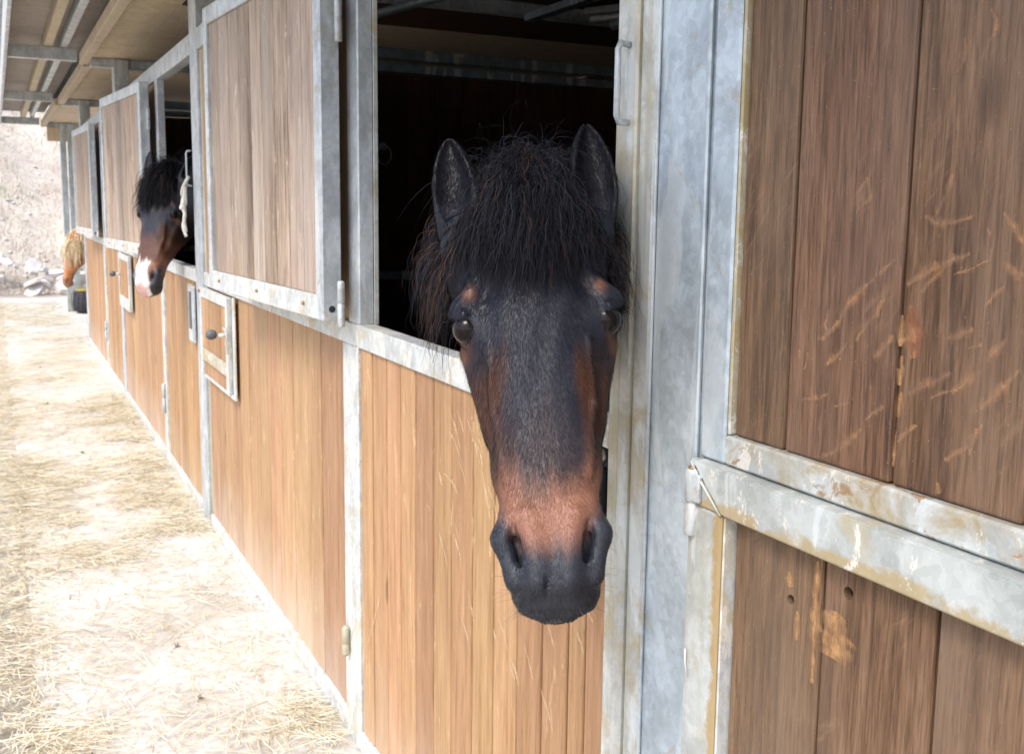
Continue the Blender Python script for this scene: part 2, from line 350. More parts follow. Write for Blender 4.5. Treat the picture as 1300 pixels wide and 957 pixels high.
# small dark clods on the slab
bm = bmesh.new()
for k in range(22):
    x = -2.2 - 9 * random.random() ** 1.5; y = random.uniform(-.72, -.05); s = random.uniform(.004, .013)
    mtx = Matrix.Translation((x, y, s * .4)) @ Matrix.Diagonal((s, s * random.uniform(.6, 1.2), s * .6, 1)); bmesh.ops.create_icosphere(bm, subdivisions=1, radius=1, matrix=mtx)
me = bpy.data.meshes.new('clods'); bm.to_mesh(me); bm.free(); M['clod'] = plain('dung', (.20, .15, .10), .95)
tag(link('droppings', me, M['clod']), kind='stuff')
# dry grass on slope
n = 60000; x = -17.5 - 22 * rng.random(n) ** 1.4; y = rng.uniform(-6, 5.5, n); k = vnoise(x, y, 1.3, 21) + .3 * rng.random(n) > .45; x = x[k]; y = y[k]; n = len(x)
P = np.stack([x, y, hill_z(x, y)], 1); D = rng.normal(0, .5, (n, 3)); D[:, 2] = np.abs(D[:, 2]) + .6; D /= np.linalg.norm(D, axis=1)[:, None]
mt, t, b = newmat('dry_grass', .85); q = NB(t); at = q.n('ShaderNodeAttribute'); at.attribute_name = 'rnd'
c = q.ramp(at.outputs['Fac'], [(0, (.36, .28, .20)), (.5, (.58, .51, .41)), (1, (.70, .65, .55))])
c = q.mix(q.ramp(q.noise(q.co(world=True), .8, 4, .5), [(.62, 0), (.70, .5)]), c, (.16, .26, .05)); q.l(c, b.inputs['Base Color']); M['dgrass'] = mt
tag(ribbons('grass', P, D, rng.uniform(.05, .17, n), rng.uniform(.005, .012, n), M['dgrass'], curl=.8), kind='stuff')
# scattered small stones on the slope
bm = bmesh.new()
for k in range(260):
    x = -17.6 - 12 * random.random() ** 1.3; y = random.uniform(-2.5, 1.5); s = random.uniform(.02, .07); z = float(hill_z(np.array([x]), np.array([y]))[0])
    r = bmesh.ops.create_icosphere(bm, subdivisions=1, radius=1, matrix=Matrix.Translation((x, y, z + s * .2)) @ Matrix.Rotation(random.random() * 6, 4, 'Z') @ Matrix.Diagonal((s, s * .7, s * .5, 1)))
me = bpy.data.meshes.new('stones'); bm.to_mesh(me); bm.free(); tag(link('pebbles', me, M['greyrock']), kind='stuff')
# rubble heap
slabs = []
for k in range(4):
    bm = bmesh.new(); r = random.Random(k + 3); n = r.choice([5, 6, 7]); ang = sorted(r.random() * .6 + 2 * math.pi * i / n for i in range(n))
    for z in (-.5, .5): 
        pass
    lo = [bm.verts.new((math.cos(a) * r.uniform(.8, 1.15), math.sin(a) * r.uniform(.55, .8), -.22)) for a in ang]
    hi = [bm.verts.new((v2.co.x * r.uniform(.86, 1), v2.co.y * r.uniform(.86, 1), .22 + r.uniform(-.05, .05))) for v2 in lo]
    bm.faces.new(lo[::-1]); bm.faces.new(hi)
    for i in range(n): bm.faces.new((lo[i], lo[(i + 1) % n], hi[(i + 1) % n], hi[i]))
    bmesh.ops.bevel(bm, geom=list(bm.edges), offset=.05, segments=1, affect='EDGES'); bmesh.ops.recalc_face_normals(bm, faces=bm.faces)
    me = bpy.data.meshes.new('slab'); bm.to_mesh(me); bm.free(); me.materials.append(M['greyrock']); slabs.append(me)
rr = random.Random(5)
for k in range(34):
    y = rr.uniform(-1.5, .45); x = -17.3 - rr.random() * 1.0; hgt = .32 * math.exp(-((y + .75) / .45) ** 2) + .10
    z = rr.uniform(.03, hgt) + (-(x + 17.3)) * .28; s = rr.uniform(.09, .2)
    o = link('stone_slab', slabs[k % 4], None, None, (x, y, z)); o.scale = (s, s, s * rr.uniform(.5, 1)); o.rotation_euler = (rr.uniform(-.7, .7), rr.uniform(-.7, .7), rr.uniform(0, 6))
    tag(o, 'pale angular stone slab lying in the rubble heap at the foot of the dry slope', 'stone', 'stone slabs heaped at the foot of the slope')

# ---------------------------------------------------------------- stable building
ST = tag(empty('stable_building'), 'long row of horse boxes with galvanised frames, wooden boards and overhanging roof', 'stable')
def grp(name, parent=ST): return empty(name, (0, 0, 0), 0, parent)
def boards(parent, x0, x1, z0, z1, mat, wid=.1, y=.012, th=.022, gap=.0055, edges=None, name='plank'):
    es = edges or [x0 + (x1 - x0) * i / max(1, round((x1 - x0) / wid)) for i in range(max(1, round((x1 - x0) / wid)) + 1)]
    out = []
    for a, b2 in zip(es, es[1:]):
        dy = random.uniform(-.0012, .0012)
        out.append(box(name, a + gap / 2, b2 - gap / 2, y + dy, y + th + dy, z0, z1, mat, parent, .0032))
    box('backing_sheet', x0, x1, y + th + .004, y + th + .010, z0 + .002, z1 - .002, 'seam_dark', parent, 0)  # black sheet added behind the boards, stands for shade in the seams
    return out
def post(x0, x1, y0=0, y1=.11, z1=2.43, mat='gv_blue', z0=0):
    return box('post', x0, x1, y0, y1, z0, z1, mat, ST, .004)
SILL0, SILL1, BEAM0, BEAM1 = 1.080, 1.138, 2.080, 2.168
def stile_pair(x0, x1, mat='gv_white'):
    xm = x0 + (x1 - x0) * .55
    box('stile', x0, xm - .0015, 0, .05, .0, SILL0, mat, ST, .003); box('stile', xm + .0015, x1, -.002, .05, .0, SILL0, mat, ST, .003)
def bolt_hinge(parent, x, y, z, mat='gv', h=.10):
    lathe('hinge', [(.008, 0), (.009, .002), (.009, h * .5), (.0075, h * .51), (.0075, h * .53), (.009, h * .54), (.009, h), (.006, h + .004)], mat, parent, (x, y, z))
def shutter(xh, yh, ang, W=1.12, z0=1.146, z1=2.072, planks=9, white=True, mats=('gv_white', 'gv')):
    """top half door folded back against the wall, hinged at (xh,yh)"""
    g = empty('shutter', (xh, yh, 0), 0, ST); g.rotation_euler = (0, 0, ang)   # local: leaf runs to -x from the hinge, outer face at y=-.05
    fr = .05
    box('shutter_frame', -fr - .005, -.005, -.05, -.0, z0, z1, 'gv', g, .003)
    box('shutter_frame', -W, -W + fr * .7, -.05, 0, z0, z1, 'gv', g, .003)
    box('shutter_frame', -W + fr * .7, -fr - .005, -.05, 0, z0, z0 + .062, mats[0], g, .003)
    box('shutter_frame', -W + fr * .7, -fr - .005, -.05, 0, z1 - .055, z1, mats[1], g, .003)
    boards(g, -W + fr * .7, -fr - .005, z0 + .062, z1 - .055, 'wood_shut', (W - .09) / planks, -.040, .02, .005)
    for k in (.12, .5, .87):
        lathe('screw', [(.0055, 0), (.0055, .003), (.003, .006)], 'brass', g, (-W + W * k, -.051, z0 + .034), 'Y', 8)
    lathe('bolt_hole', [(.0085, -.001), (.0085, .001), (.006, .0015)], 'black', g, (-.0045, -.026, z0 + .03), 'X', 14)
    for z in (z0 - .012, z1 - .25): 
        bolt_hinge(g, .022, -.012, z, 'gv', .11)
        box('hinge_plate', .004, .018, -.016, -.008, z + .03, z + .09, 'gv', g, .001)
    return g
# posts (bay lines)
post(-4.70, -4.535, 0, .10, 2.43, 'gv'); box('stile', -4.533, -4.50, .012, .05, 0, BEAM0, 'gv_dirty', ST, .003)
post(-7.90, -7.76, 0, .10, 2.43, 'gv'); post(-11.14, -11.02, 0, .10, 2.43, 'gv')
box('post', -14.50, -14.40, 0, .07, 0, 2.43, 'gv_blue', ST, .004); box('post', -14.48, -14.40, .09, .17, 0, 2.43, 'gv_blue', ST, .004)
# near wide post with its ribs
box('post', -1.1365, -1.0195, .002, .11, 0, 2.43, 'gv_blue', ST, .004)
box('post_rib', -1.0285, -1.0205, -.006, .001, 0, 2.43, 'gv_blue', ST, .0022)
box('post_rib', -1.1355, -1.1315, -.004, .001, 0, 2.43, 'gv', ST, .0015)
box('door_jamb', -1.1745, -1.1380, -.003, .06, 0, BEAM1, 'gv_dirty', ST, .003)
box('door_jamb', -1.2020, -1.1760, -.008, .055, 0, BEAM0, 'gv_dirty', ST, .003)
box('door_jamb', -1.2330, -1.2035, -.004, .05, 0, BEAM0, 'gv_dirty', ST, .003)
tube('pull_handle', [(-1.196, -.007, 1.656), (-1.190, -.026, 1.657), (-1.187, -.032, 1.648), (-1.187, -.032, 1.560), (-1.190, -.026, 1.551), (-1.196, -.007, 1.552)], .0045, 'gv', ST, 12)
# near opening (bay 2)
stile_pair(-2.530, -2.404)
box('stile', -2.475, -2.392, 0, .040, SILL1, BEAM0, 'gv', ST, .003)     # far jamb with its reveal
box('rail', -2.4035, -1.2345, -.002, .045, SILL0, SILL1, 'gv_white', ST, .0035)
box('rail', -4.498, -2.4045, 0, .045, SILL0, SILL1, 'gv_white', ST, .0035)
box('rail', -4.498, -2.532, 0, .04, 0, .055, 'gv_white', ST, .003); box('rail', -2.4035, -1.2345, -.002, .04, 0, .055, 'gv_white', ST, .003)
box('top_rail', -4.53, -1.1395, 0, .055, BEAM0, BEAM1, 'gv', ST, .004)
d2 = tag(grp('stable_door'), kind=None)
E2 = [-2.402, -2.315, -2.215, -2.1225, -2.031, -1.9255, -1.8305, -1.726, -1.6315, -1.534, -1.441, -1.355, -1.302, -1.2355]
boards(d2, E2[0], E2[-1], .056, SILL0 - .001, 'wood_low', edges=E2, y=.006)
lathe('hinge', [(.009, 0), (.010, .004), (.010, .03), (.008, .033), (.010, .036), (.010, .075), (.006, .082)], 'gv_dirty', d2, (-2.492, -.012, .235))
tag(d2, 'wooden lower door with vertical boards under the bay horse head')
p2 = grp('wall_panel')
E2p = [-4.498, -4.33, -4.17, -4.01, -3.86, -3.708, -3.547, -3.40, -3.238, -3.087, -2.925, -2.776, -2.622, -2.5315]
boards(p2, E2p[0], E2p[-1], .056, SILL0 - .001, 'wood_panel', edges=E2p)
# upper boarding behind the folded shutter
up2 = grp('upper_panel'); boards(up2, -4.498, -2.477, SILL1, BEAM0, 'wood_panel', .15)
shutter(-2.432, -.030, math.radians(3.6))
box('stile', -2.389, -2.386, .038, .05, SILL1, BEAM0, 'gv_dirty', ST, .001)
# feed hatch in the panel
fh = grp('feed_hatch')
box('hatch_frame', -4.495, -4.470, -.022, -.001, .70, 1.075, 'gv_white', fh, .002)
box('hatch_frame', -3.955, -3.925, -.022, -.001, .70, 1.075, 'gv_white', fh, .002)
box('hatch_frame', -4.469, -3.956, -.022, -.001, 1.035, 1.075, 'gv_white', fh, .002)
box('hatch_frame', -4.469, -3.956, -.024, -.001, .765, .815, 'gv_ochre', fh, .002)
box('hatch_frame', -4.50, -3.86, -.010, 0, .682, .698, 'gv_white', fh, .002); box('hatch_frame', -3.895, -3.860, -.008, 0, .699, 1.078, 'gv_white', fh, .002)
box('seal_strip', -3.923, -3.896, -.003, 0, .70, 1.075, 'knob', fh, .001)
boards(fh, -4.469, -3.956, .816, 1.034, 'wood_low', .128, -.016, .012); box('plank', -4.469, -3.956, -.012, -.002, .70, .764, 'wood_panel', fh, .002)
tube('knob_stem', [(-3.94, -.022, .93), (-3.94, -.05, .93)], .008, 'gv_white', fh, 10)
lathe('knob', [(.004, 0), (.013, .003), (.019, .012), (.0205, .022), (.018, .033), (.010, .041), (.003, .043)], 'knob', fh, (-3.975, -.050, .93), 'Y', 16)
bm = bmesh.new(); tube_bm(bm, [(-3.952, -.03, .955), (-3.93, -.034, .96), (-3.905, -.03, .952), (-3.898, -.028, .93), (-3.905, -.03, .90), (-3.90, -.026, .86)], .004, 8)
me = bpy.data.meshes.new('ring'); bm.to_mesh(me); bm.free(); link('hasp', me, M['gv_dirty'], fh)
lathe('screw', [(.007, 0), (.007, .004), (.004, .007)], 'brass', fh, (-4.485, -.024, 1.09 - .03), 'Y', 8)

# bay 3 (second horse) : door -5.725..-4.70, stile, panel -7.76..-5.80 ; bay 4 : door -8.99..-7.90 reversed order
def bay(xr, xl_door, xs, xl, end):
    """xr right jamb x, xl_door left edge of the door, xs left edge of stile, xl left end of the panel"""
    box('stile', xs, xl_door, -.002, .05, 0, SILL0, 'gv_white', ST, .003)
    box('stile', xs, xl_door, 0, .04, SILL1, BEAM0, 'gv', ST, .003)
    box('rail', xl_door + .001, xr - .001, -.002, .045, SILL0, SILL1, 'gv_white', ST, .003); box('rail', xl + .001, xl_door, 0, .045, SILL0, SILL1, 'gv_white', ST, .003)
    box('rail', xl + .001, xr - .001, 0, .04, 0, .055, 'gv_white', ST, .003)
    box('top_rail', xl + .001, xr - .001, 0, .055, BEAM0, BEAM1, 'gv', ST, .004)
    d = grp('stable_door'); boards(d, xl_door + .002, xr - .002, .056, SILL0 - .001, 'wood_low', .1)
    bolt_hinge(d, xl_door - .03, -.012, .28, 'gv', .16)
    p = grp('wall_panel'); boards(p, xl + .002, xs - .002, .056, SILL0 - .001, 'wood_panel', .15)
    u = grp('upper_panel'); boards(u, xl + .002, xs - .002, SILL1, BEAM0, 'wood_panel', .16)
    return d, p
d3, p3 = bay(-4.702, -5.725, -5.80, -7.758, 0); shutter(-5.80, -.030, math.radians(4.9), 1.14, planks=8)
tag(d3, 'lower door with pale scratches below the horse with the white muzzle')
d4, p4 = bay(-7.902, -8.99, -9.065, -11.018, 0); shutter(-9.065, -.030, math.radians(2.6), 1.14, planks=8)
# small hatch of the next box beside its post
def small_hatch(xa, xb):
    h = grp('feed_hatch')
    box('hatch_frame', xa, xa + .03, -.022, -.001, .70, 1.075, 'gv_white', h, .002); box('hatch_frame', xb - .03, xb, -.022, -.001, .70, 1.075, 'gv_white', h, .002)
    box('hatch_frame', xa + .031, xb - .031, -.022, -.001, .70, .78, 'gv_white', h, .002); box('hatch_frame', xa + .031, xb - .031, -.022, -.001, 1.035, 1.075, 'gv_white', h, .002)
    boards(h, xa + .031, xb - .031, .781, 1.034, 'wood_low', .13, -.016, .012)
    box('seal_strip', xb, xb + .02, -.003, 0, .70, 1.075, 'knob', h, .001)
    tube('knob_stem', [(xa + .12, -.022, .93), (xa + .12, -.05, .93)], .008, 'gv_white', h, 8)
    lathe('knob', [(.004, 0), (.013, .003), (.019, .012), (.0205, .022), (.018, .033), (.010, .041), (.003, .043)], 'knob', h, (xa + .09, -.050, .93), 'Y', 12)
small_hatch(-7.755, -7.15)
box('latch_plate', -4.86, -4.71, -.012, -.002, .80, 1.06, 'gv', d3, .002); box('latch_slot', -4.82, -4.77, -.016, -.0125, .86, 1.03, 'knob', d3, .002)
# right-hand closed box
rb_ = grp('stable_door')
tag(rb_, 'lower door with a wide stained frame right of the wide post')
ru = grp('shutter'); tag(ru, 'closed upper leaf of scratched brown boards right of the wide post')
box('shutter_frame', -1.0135, -.9665, -.004, .045, 1.121, 2.072, 'gv_blue', ru, .003)
box('shutter_frame', .10, .145, -.004, .045, 1.121, 2.072, 'gv', ru, .003)
box('shutter_frame', -.9660, .099, -.0045, .045, 1.1215, 1.158, 'gv_rust', ru, .003)
box('shutter_frame', -.9660, .099, -.0045, .045, 2.02, 2.072, 'gv', ru, .003)
box('seal_strip', -.9655, -.9605, -.001, .03, 1.159, 2.019, 'gv_ochre', ru, .001)
EU = [-.960, -.8715, -.7145, -.564, -.40, -.25, -.09, .099]
boards(ru, EU[0], EU[-1], 1.159, 2.019, 'wood_dark', edges=EU, y=.006, gap=.004)
box('door_frame', -1.0135, -.9480, -.020, .045, 0, 1.0620, 'gv_stile', rb_, .003)
box('door_frame_bead', -.9476, -.9440, -.016, .01, .06, 1.060, 'gv_white', rb_, .001)
# mitred top rail of the lower leaf
bm = bmesh.new(); pr = [(-1.0135, 1.1190), (.145, 1.1190), (.145, 1.0625), (-1.0135, 1.0625)]
def prism(bm, poly, y0, y1):
    a = [bm.verts.new((x, y0, z)) for x, z in poly]; c3 = [bm.verts.new((x, y1, z)) for x, z in poly]; n = len(poly)
    bm.faces.new(a); bm.faces.new(c3[::-1])
    for i in range(n): bm.faces.new((a[i], c3[i], c3[(i + 1) % n], a[(i + 1) % n]))
prism(bm, [(-1.0135, 1.1190), (-1.0105, 1.1190), (-.9485, 1.0625), (-1.0135, 1.0625)], -.020, .045)
prism(bm, [(-1.0080, 1.1190), (.145, 1.1190), (.145, 1.0625), (-.9460, 1.0625)], -.022, .045)
bmesh.ops.recalc_face_normals(bm, faces=bm.faces); bmesh.ops.bevel(bm, geom=list(bm.edges), offset=.0025, segments=2, affect='EDGES')
me = bpy.data.meshes.new('rail'); bm.to_mesh(me); bm.free(); link('door_frame', me, M['gv_rail'], rb_)
tube('weld_seam', [(-1.0095, -.0215, 1.1170), (-.99, -.0225, 1.099), (-.97, -.0222, 1.082), (-.9475, -.0215, 1.0625)], [.0012, .0021, .0018, .0014], 'gv_white', rb_, 8)
box('door_frame', -.943, .10, -.018, .045, 0, .055, 'gv_white', rb_, .003); box('door_frame', .101, .145, -.018, .045, 0, 1.0620, 'gv', rb_, .003)
EL = [-.943, -.7925, -.6410, -.49, -.34, -.19, -.04, .100]
lower = boards(rb_, EL[0], EL[-1], .056, 1.0620, 'wood_dark', edges=EL, y=.0, gap=.004)
# knot holes cut through two planks
for pl, hx0, hz0, r in ((lower[0], -.841, .991, .0062), (lower[1], -.756, 1.029, .0078)):
    pl.data = pl.data.copy()
    cbm = bmesh.new(); bmesh.ops.create_cone(cbm, segments=20, radius1=r, radius2=r * .8, depth=.05, cap_ends=True, matrix=Matrix.Rotation(math.pi / 2, 4, 'X'))
    cme = bpy.data.meshes.new('c'); cbm.to_mesh(cme); cbm.free(); cu = bpy.data.objects.new('cut', cme); COL.objects.link(cu)
    cu.location = (hx0, .0, hz0); bo = pl.modifiers.new('b', 'BOOLEAN'); bo.object = cu; bo.operation = 'DIFFERENCE'
    bpy.context.view_layer.update(); dg = bpy.context.evaluated_depsgraph_get(); nm = bpy.data.meshes.new_from_object(pl.evaluated_get(dg))
    pl.modifiers.clear(); pl.data = nm; bpy.data.objects.remove(cu)
lathe('hinge', [(.0085, 0), (.0095, .002), (.0095, .040), (.0075, .0415), (.0075, .0435), (.0095, .045), (.0095, .083), (.0085, .086), (.003, .0862)], 'gv', rb_, (-1.006, -.020, 1.022))
box('hinge_plate', -1.002, -.985, -.027, -.0205, 1.068, 1.104, 'gv', rb_, .0015)
lathe('hinge_pin', [(.0065, 0), (.0065, .002), (.003, .003)], 'brass', rb_, (-1.006, -.020, 1.1085))
tube('straw_stalk', [(-1.006, -.0225, .868), (-1.003, -.024, .85), (-.9995, -.0225, .832)], [.0016, .0013, .0007], 'white', rb_, 6)
tube('pull_handle', [(-4.715, -.002, 1.665), (-4.722, -.018, 1.663), (-4.725, -.022, 1.655), (-4.725, -.022, 1.52), (-4.722, -.018, 1.512), (-4.715, -.002, 1.51)], .0045, 'gv', ST, 10)
# rope looped over the pull handle of the second box
rp = tag(empty('rope', (-4.722, -.014, 1.53)), 'pale rope knotted round the pull handle beside the second open door', 'rope')
def rope(name, pts, r=.0075):
    P2 = [Vector(p) for p in pts]; fine = []
    for i in range(len(P2) - 1):
        p0, p1, p2_, p3_ = P2[max(i - 1, 0)], P2[i], P2[i + 1], P2[min(i + 2, len(P2) - 1)]
        for k in range(5):
            t_ = k / 5; fine.append(.5 * ((2 * p1) + (p2_ - p0) * t_ + (2 * p0 - 5 * p1 + 4 * p2_ - p3_) * t_ ** 2 + (3 * p1 - p0 - 3 * p2_ + p3_) * t_ ** 3))
    fine.append(P2[-1]); tube(name, fine, r, 'rope', rp, 7)
rope('rope_loop', [(0, .0, .02), (.012, -.02, -.01), (-.01, -.03, -.05), (-.035, -.02, -.08), (-.02, -.035, -.12), (.01, -.02, -.10), (.012, -.02, -.05), (-.012, -.012, .0)])
rope('rope_end', [(-.03, -.02, -.06), (-.018, -.03, -.11), (.004, -.022, -.15), (-.006, -.03, -.20), (.010, -.02, -.245)])
rope('rope_end', [(.008, -.02, -.03), (.016, -.028, -.09), (-.008, -.02, -.13), (.012, -.028, -.17), (.004, -.02, -.225)])
# dark netted sack with a yellow top at the end post
sk = tag(empty('feed_sack', (-14.2, .20, .0)), 'dark netted sack with a yellow top standing at the foot of the far end post', 'sack')
def blob(name, prof, mat, seed, lump=.06):
    o_ = lathe(name, prof, mat, sk, (0, 0, 0), 'Z', 28); r_ = random.Random(seed)
    for v_ in o_.data.vertices:
        a_ = math.atan2(v_.co.y, v_.co.x); k_ = 1 + lump * math.sin(3 * a_ + seed) + lump * .6 * math.sin(7 * a_ + v_.co.z * 20); v_.co.x *= k_; v_.co.y *= k_
    return o_
blob('sack_body', [(.09, .004), (.13, .03), (.145, .10), (.145, .18), (.13, .25), (.10, .285), (.04, .298)], 'netting', 1)
blob('sack_top', [(.105, .285), (.108, .293), (.09, .306), (.05, .315), (.02, .318)], 'yellow', 2)
for k in range(14):
    a_ = 2 * math.pi * k / 14; tube('net_cord', [((r_ * (1 + .06 * math.sin(3 * a_ + 1)) + .008) * math.cos(a_ + z_ * .6), (r_ * (1 + .06 * math.sin(3 * a_ + 1)) + .008) * math.sin(a_ + z_ * .6), z_) for r_, z_ in ((.137, .03), (.150, .10), (.150, .18), (.137, .25), (.110, .285))], .004, 'cord', sk, 5)
# rest of the near box (behind the photograph's right edge)
post(2.2, 2.32, .002, .11); box('stile', .147, .22, 0, .05, 0, BEAM0, 'gv', ST, .003)
pr_ = grp('wall_panel'); boards(pr_, .222, 2.198, .056, BEAM0, 'wood_dark', .15); box('rail', .222, 2.198, 0, .05, 0, .055, 'gv', ST, .003); box('top_rail', -1.018, 2.198, .0, .055, BEAM0, BEAM1, 'gv', ST, .003)

# gouges and worn spots (traced marks on the boards)
SC = [[[-0.6345,1.6135],[-0.6273,1.6036],[-0.6279,1.5922],[-0.6353,1.5851]],[[-0.66,1.5926],[-0.6578,1.577],[-0.6628,1.5649],[-0.6702,1.5608]],[[-0.6626,1.4691],[-0.6668,1.4561],[-0.6744,1.4399],[-0.6784,1.4325]],[[-0.692,1.4301],[-0.6777,1.4243],[-0.6599,1.4254],[-0.6387,1.4301]],[[-0.7242,1.3868],[-0.7463,1.3696],[-0.7683,1.3518],[-0.7816,1.3382],[-0.7968,1.3157],[-0.8186,1.2943]],[[-0.7343,1.3481],[-0.7453,1.3294],[-0.758,1.3158],[-0.7698,1.2995]],[[-0.6212,1.4205],[-0.6135,1.4066],[-0.6172,1.3923],[-0.6307,1.3858]],[[-0.6376,1.397],[-0.6612,1.3885],[-0.6831,1.3775],[-0.7076,1.3628]],[[-0.6653,1.3839],[-0.6779,1.3703],[-0.6907,1.3564]],[[-0.7214,1.3119],[-0.7322,1.2945],[-0.744,1.2847]],[[-0.7818,1.2963],[-0.7942,1.2803],[-0.8108,1.2685]],[[-0.6597,1.3154],[-0.6466,1.3192],[-0.6284,1.328]],[[-0.6284,1.2883],[-0.6204,1.2939],[-0.615,1.2991]],[[-0.6491,1.2844],[-0.661,1.2758],[-0.6833,1.2644],[-0.7017,1.2526]],[[-0.685,1.2264],[-0.6988,1.2156],[-0.7068,1.2042]],[[-0.805,1.2372],[-0.8199,1.2302],[-0.844,1.2233]],[[-0.7552,1.208],[-0.7706,1.1921],[-0.7922,1.1743],[-0.8093,1.166]],[[-0.6181,1.2361],[-0.6171,1.2251],[-0.6375,1.2093],[-0.6501,1.1988]],[[-0.6063,1.4347],[-0.5934,1.4211],[-0.5845,1.4077]],[[-0.5782,1.3793],[-0.594,1.3831],[-0.6027,1.393]],[[-0.5928,1.3236],[-0.6075,1.3074],[-0.6263,1.2828],[-0.6465,1.2645]],[[-0.5787,1.2973],[-0.5988,1.2727],[-0.6155,1.2551]],[[-0.7676,1.469],[-0.7608,1.4491],[-0.783,1.4312]],[[-0.6574,1.176],[-0.6529,1.1653]]]
strips('scratches', SC, .0066, 'scr', ru, .0042)
rs = random.Random(9); extra = []
for k in range(15):
    x = rs.uniform(-.86, -.45); z = rs.uniform(1.17, 1.40); a = rs.uniform(.2, 1.9); l = rs.uniform(.01, .035); extra.append([(x, z), (x + l * .6 * math.cos(a) + rs.uniform(-.004, .004), z + l * .6 * math.sin(a)), (x + l * math.cos(a), z + l * math.sin(a))])
strips('scratches', extra, .0042, 'scr', ru, .0040)
strips('worn_patches', [[[-0.7069,1.2557],[-0.7079,1.2298]],[[-0.7097,1.2149],[-0.7109,1.1788]],[[-0.711,1.3328],[-0.7115,1.3012]],[[-.7085,1.292],[-.7095,1.262]]], .0045, 'scr_o', ru, .0042)
strips('knot_wound', [[[-0.7021,1.3431],[-0.6976,1.3225],[-0.6932,1.2918]]], .011, 'wound', ru, .0043)
strips('worn_patches', [[[-0.8009,1.0498],[-0.8013,1.0059],[-0.8011,0.9691],[-0.7992,0.9075]]], .009, 'scr_o', rb_, -.0018)
strips('worn_patches', [[[-0.8453,1.023],[-0.8403,1.0059]],[[-0.8283,0.982],[-0.8272,0.9475]]], .008, 'scr_o', rb_, -.0019)
strips('worn_patches', [[[-0.7708,1.003],[-0.7715,0.975],[-0.7721,0.9489]]], .026, 'scr_o', rb_, -.0019)
LF = [[[-1.8461,0.985],[-1.8101,0.9682],[-1.771,0.9289]],[[-1.87,0.8887],[-1.8211,0.881],[-1.7894,0.8599]],[[-1.7535,1.0274],[-1.7163,0.9884],[-1.6906,0.948]],[[-1.7173,1.0498],[-1.6742,1.005]],[[-2.3645,0.7982],[-2.36,0.7281]],[[-2.3403,0.7938],[-2.3299,0.7258]],[[-2.0971,0.997],[-2.0825,0.9637]],[[-2.0498,0.6808],[-2.0554,0.5491],[-2.0414,0.3661]],[[-1.8207,0.8351],[-1.8281,0.7666]],[[-1.9561,0.798],[-1.9382,0.7855]],[[-1.7216,0.8622],[-1.7238,0.7664]],[[-1.6799,0.9352],[-1.6438,0.8531]],[[-1.717,1.0345],[-1.7235,0.9868]],[[-1.3114,0.8201],[-1.2745,0.7951]],[[-1.7488,0.6853],[-1.7106,0.6263]],[[-2.3768,0.2828],[-2.2643,0.473]]]
for k in range(26):
    x = rs.uniform(-1.95, -1.3); z = rs.uniform(.6, 1.05); l = rs.uniform(.02, .07); LF.append([(x, z), (x + l * .5, z - l * .5), (x + l * .8, z - l)])
strips('scratches', LF, .0055, 'scr_l', d2, .0042)
LP = [[[-2.9559,0.2975],[-2.9758,0.1105]],[[-2.912,0.2874],[-2.8827,0.0705]],[[-2.93,.33],[-2.95,.15]],[[-3.3,.8],[-3.28,.7]]]
strips('scratches', LP, .008, 'scr_l', p2, .0100)
strips('scratches', [[[-4.33,1.0225],[-4.29,0.9775]],[[-4.25,1.0087],[-4.28,0.9443]],[[-4.36,.99],[-4.30,.90]],[[-4.2,.95],[-4.22,.88]]], .010, 'scr_l', fh, -.0180)
strips('scratches', [[[-5.0035,1.0331],[-4.995,0.958]],[[-5.0955,0.9103],[-5.0202,0.8219]],[[-4.9602,0.9046],[-4.9431,0.755]],[[-5.1803,0.9609],[-5.1068,0.8509],[-4.9958,0.7098]],[[-4.8696,0.8019],[-4.8177,0.734]],[[-5.0,.85],[-4.93,.70]],[[-4.92,.8],[-4.86,.66]]], .014, 'scr_l', d3, .0100)
# black latch box let into the door edge, lettered
lb = grp('door_latch')
box('latch_recess', -1.300, -1.2360, .0025, .005, .915, 1.085, 'black', lb, .0005)
bm = bmesh.new(); prism(bm, [(-1.290, 1.050), (-1.242, 1.050), (-1.238, 1.044), (-1.238, .985), (-1.248, .972), (-1.290, .972)], -.014, .004)
bmesh.ops.recalc_face_normals(bm, faces=bm.faces); bmesh.ops.bevel(bm, geom=list(bm.edges), offset=.002, segments=2, affect='EDGES')
me = bpy.data.meshes.new('latch'); bm.to_mesh(me); bm.free(); link('latch_case', me, M['black'], lb)
lathe('latch_button', [(.011, 0), (.012, .005), (.009, .009), (.003, .010)], 'gv_ochre', lb, (-1.256, .002, 1.066), 'Y')
fc = bpy.data.curves.new('txt', 'FONT'); fc.body = 'SIA'; fc.size = .021; fc.extrude = .0004; fc.align_x = 'CENTER'
to = bpy.data.objects.new('txt', fc); COL.objects.link(to); bpy.context.view_layer.update()
tm = bpy.data.meshes.new_from_object(to.evaluated_get(bpy.context.evaluated_depsgraph_get())); bpy.data.objects.remove(to)
tl = link('lettering', tm, M['white'], lb, (-1.2520, -.0148, 1.022)); tl.rotation_euler = (math.pi / 2, math.pi / 2, 0)

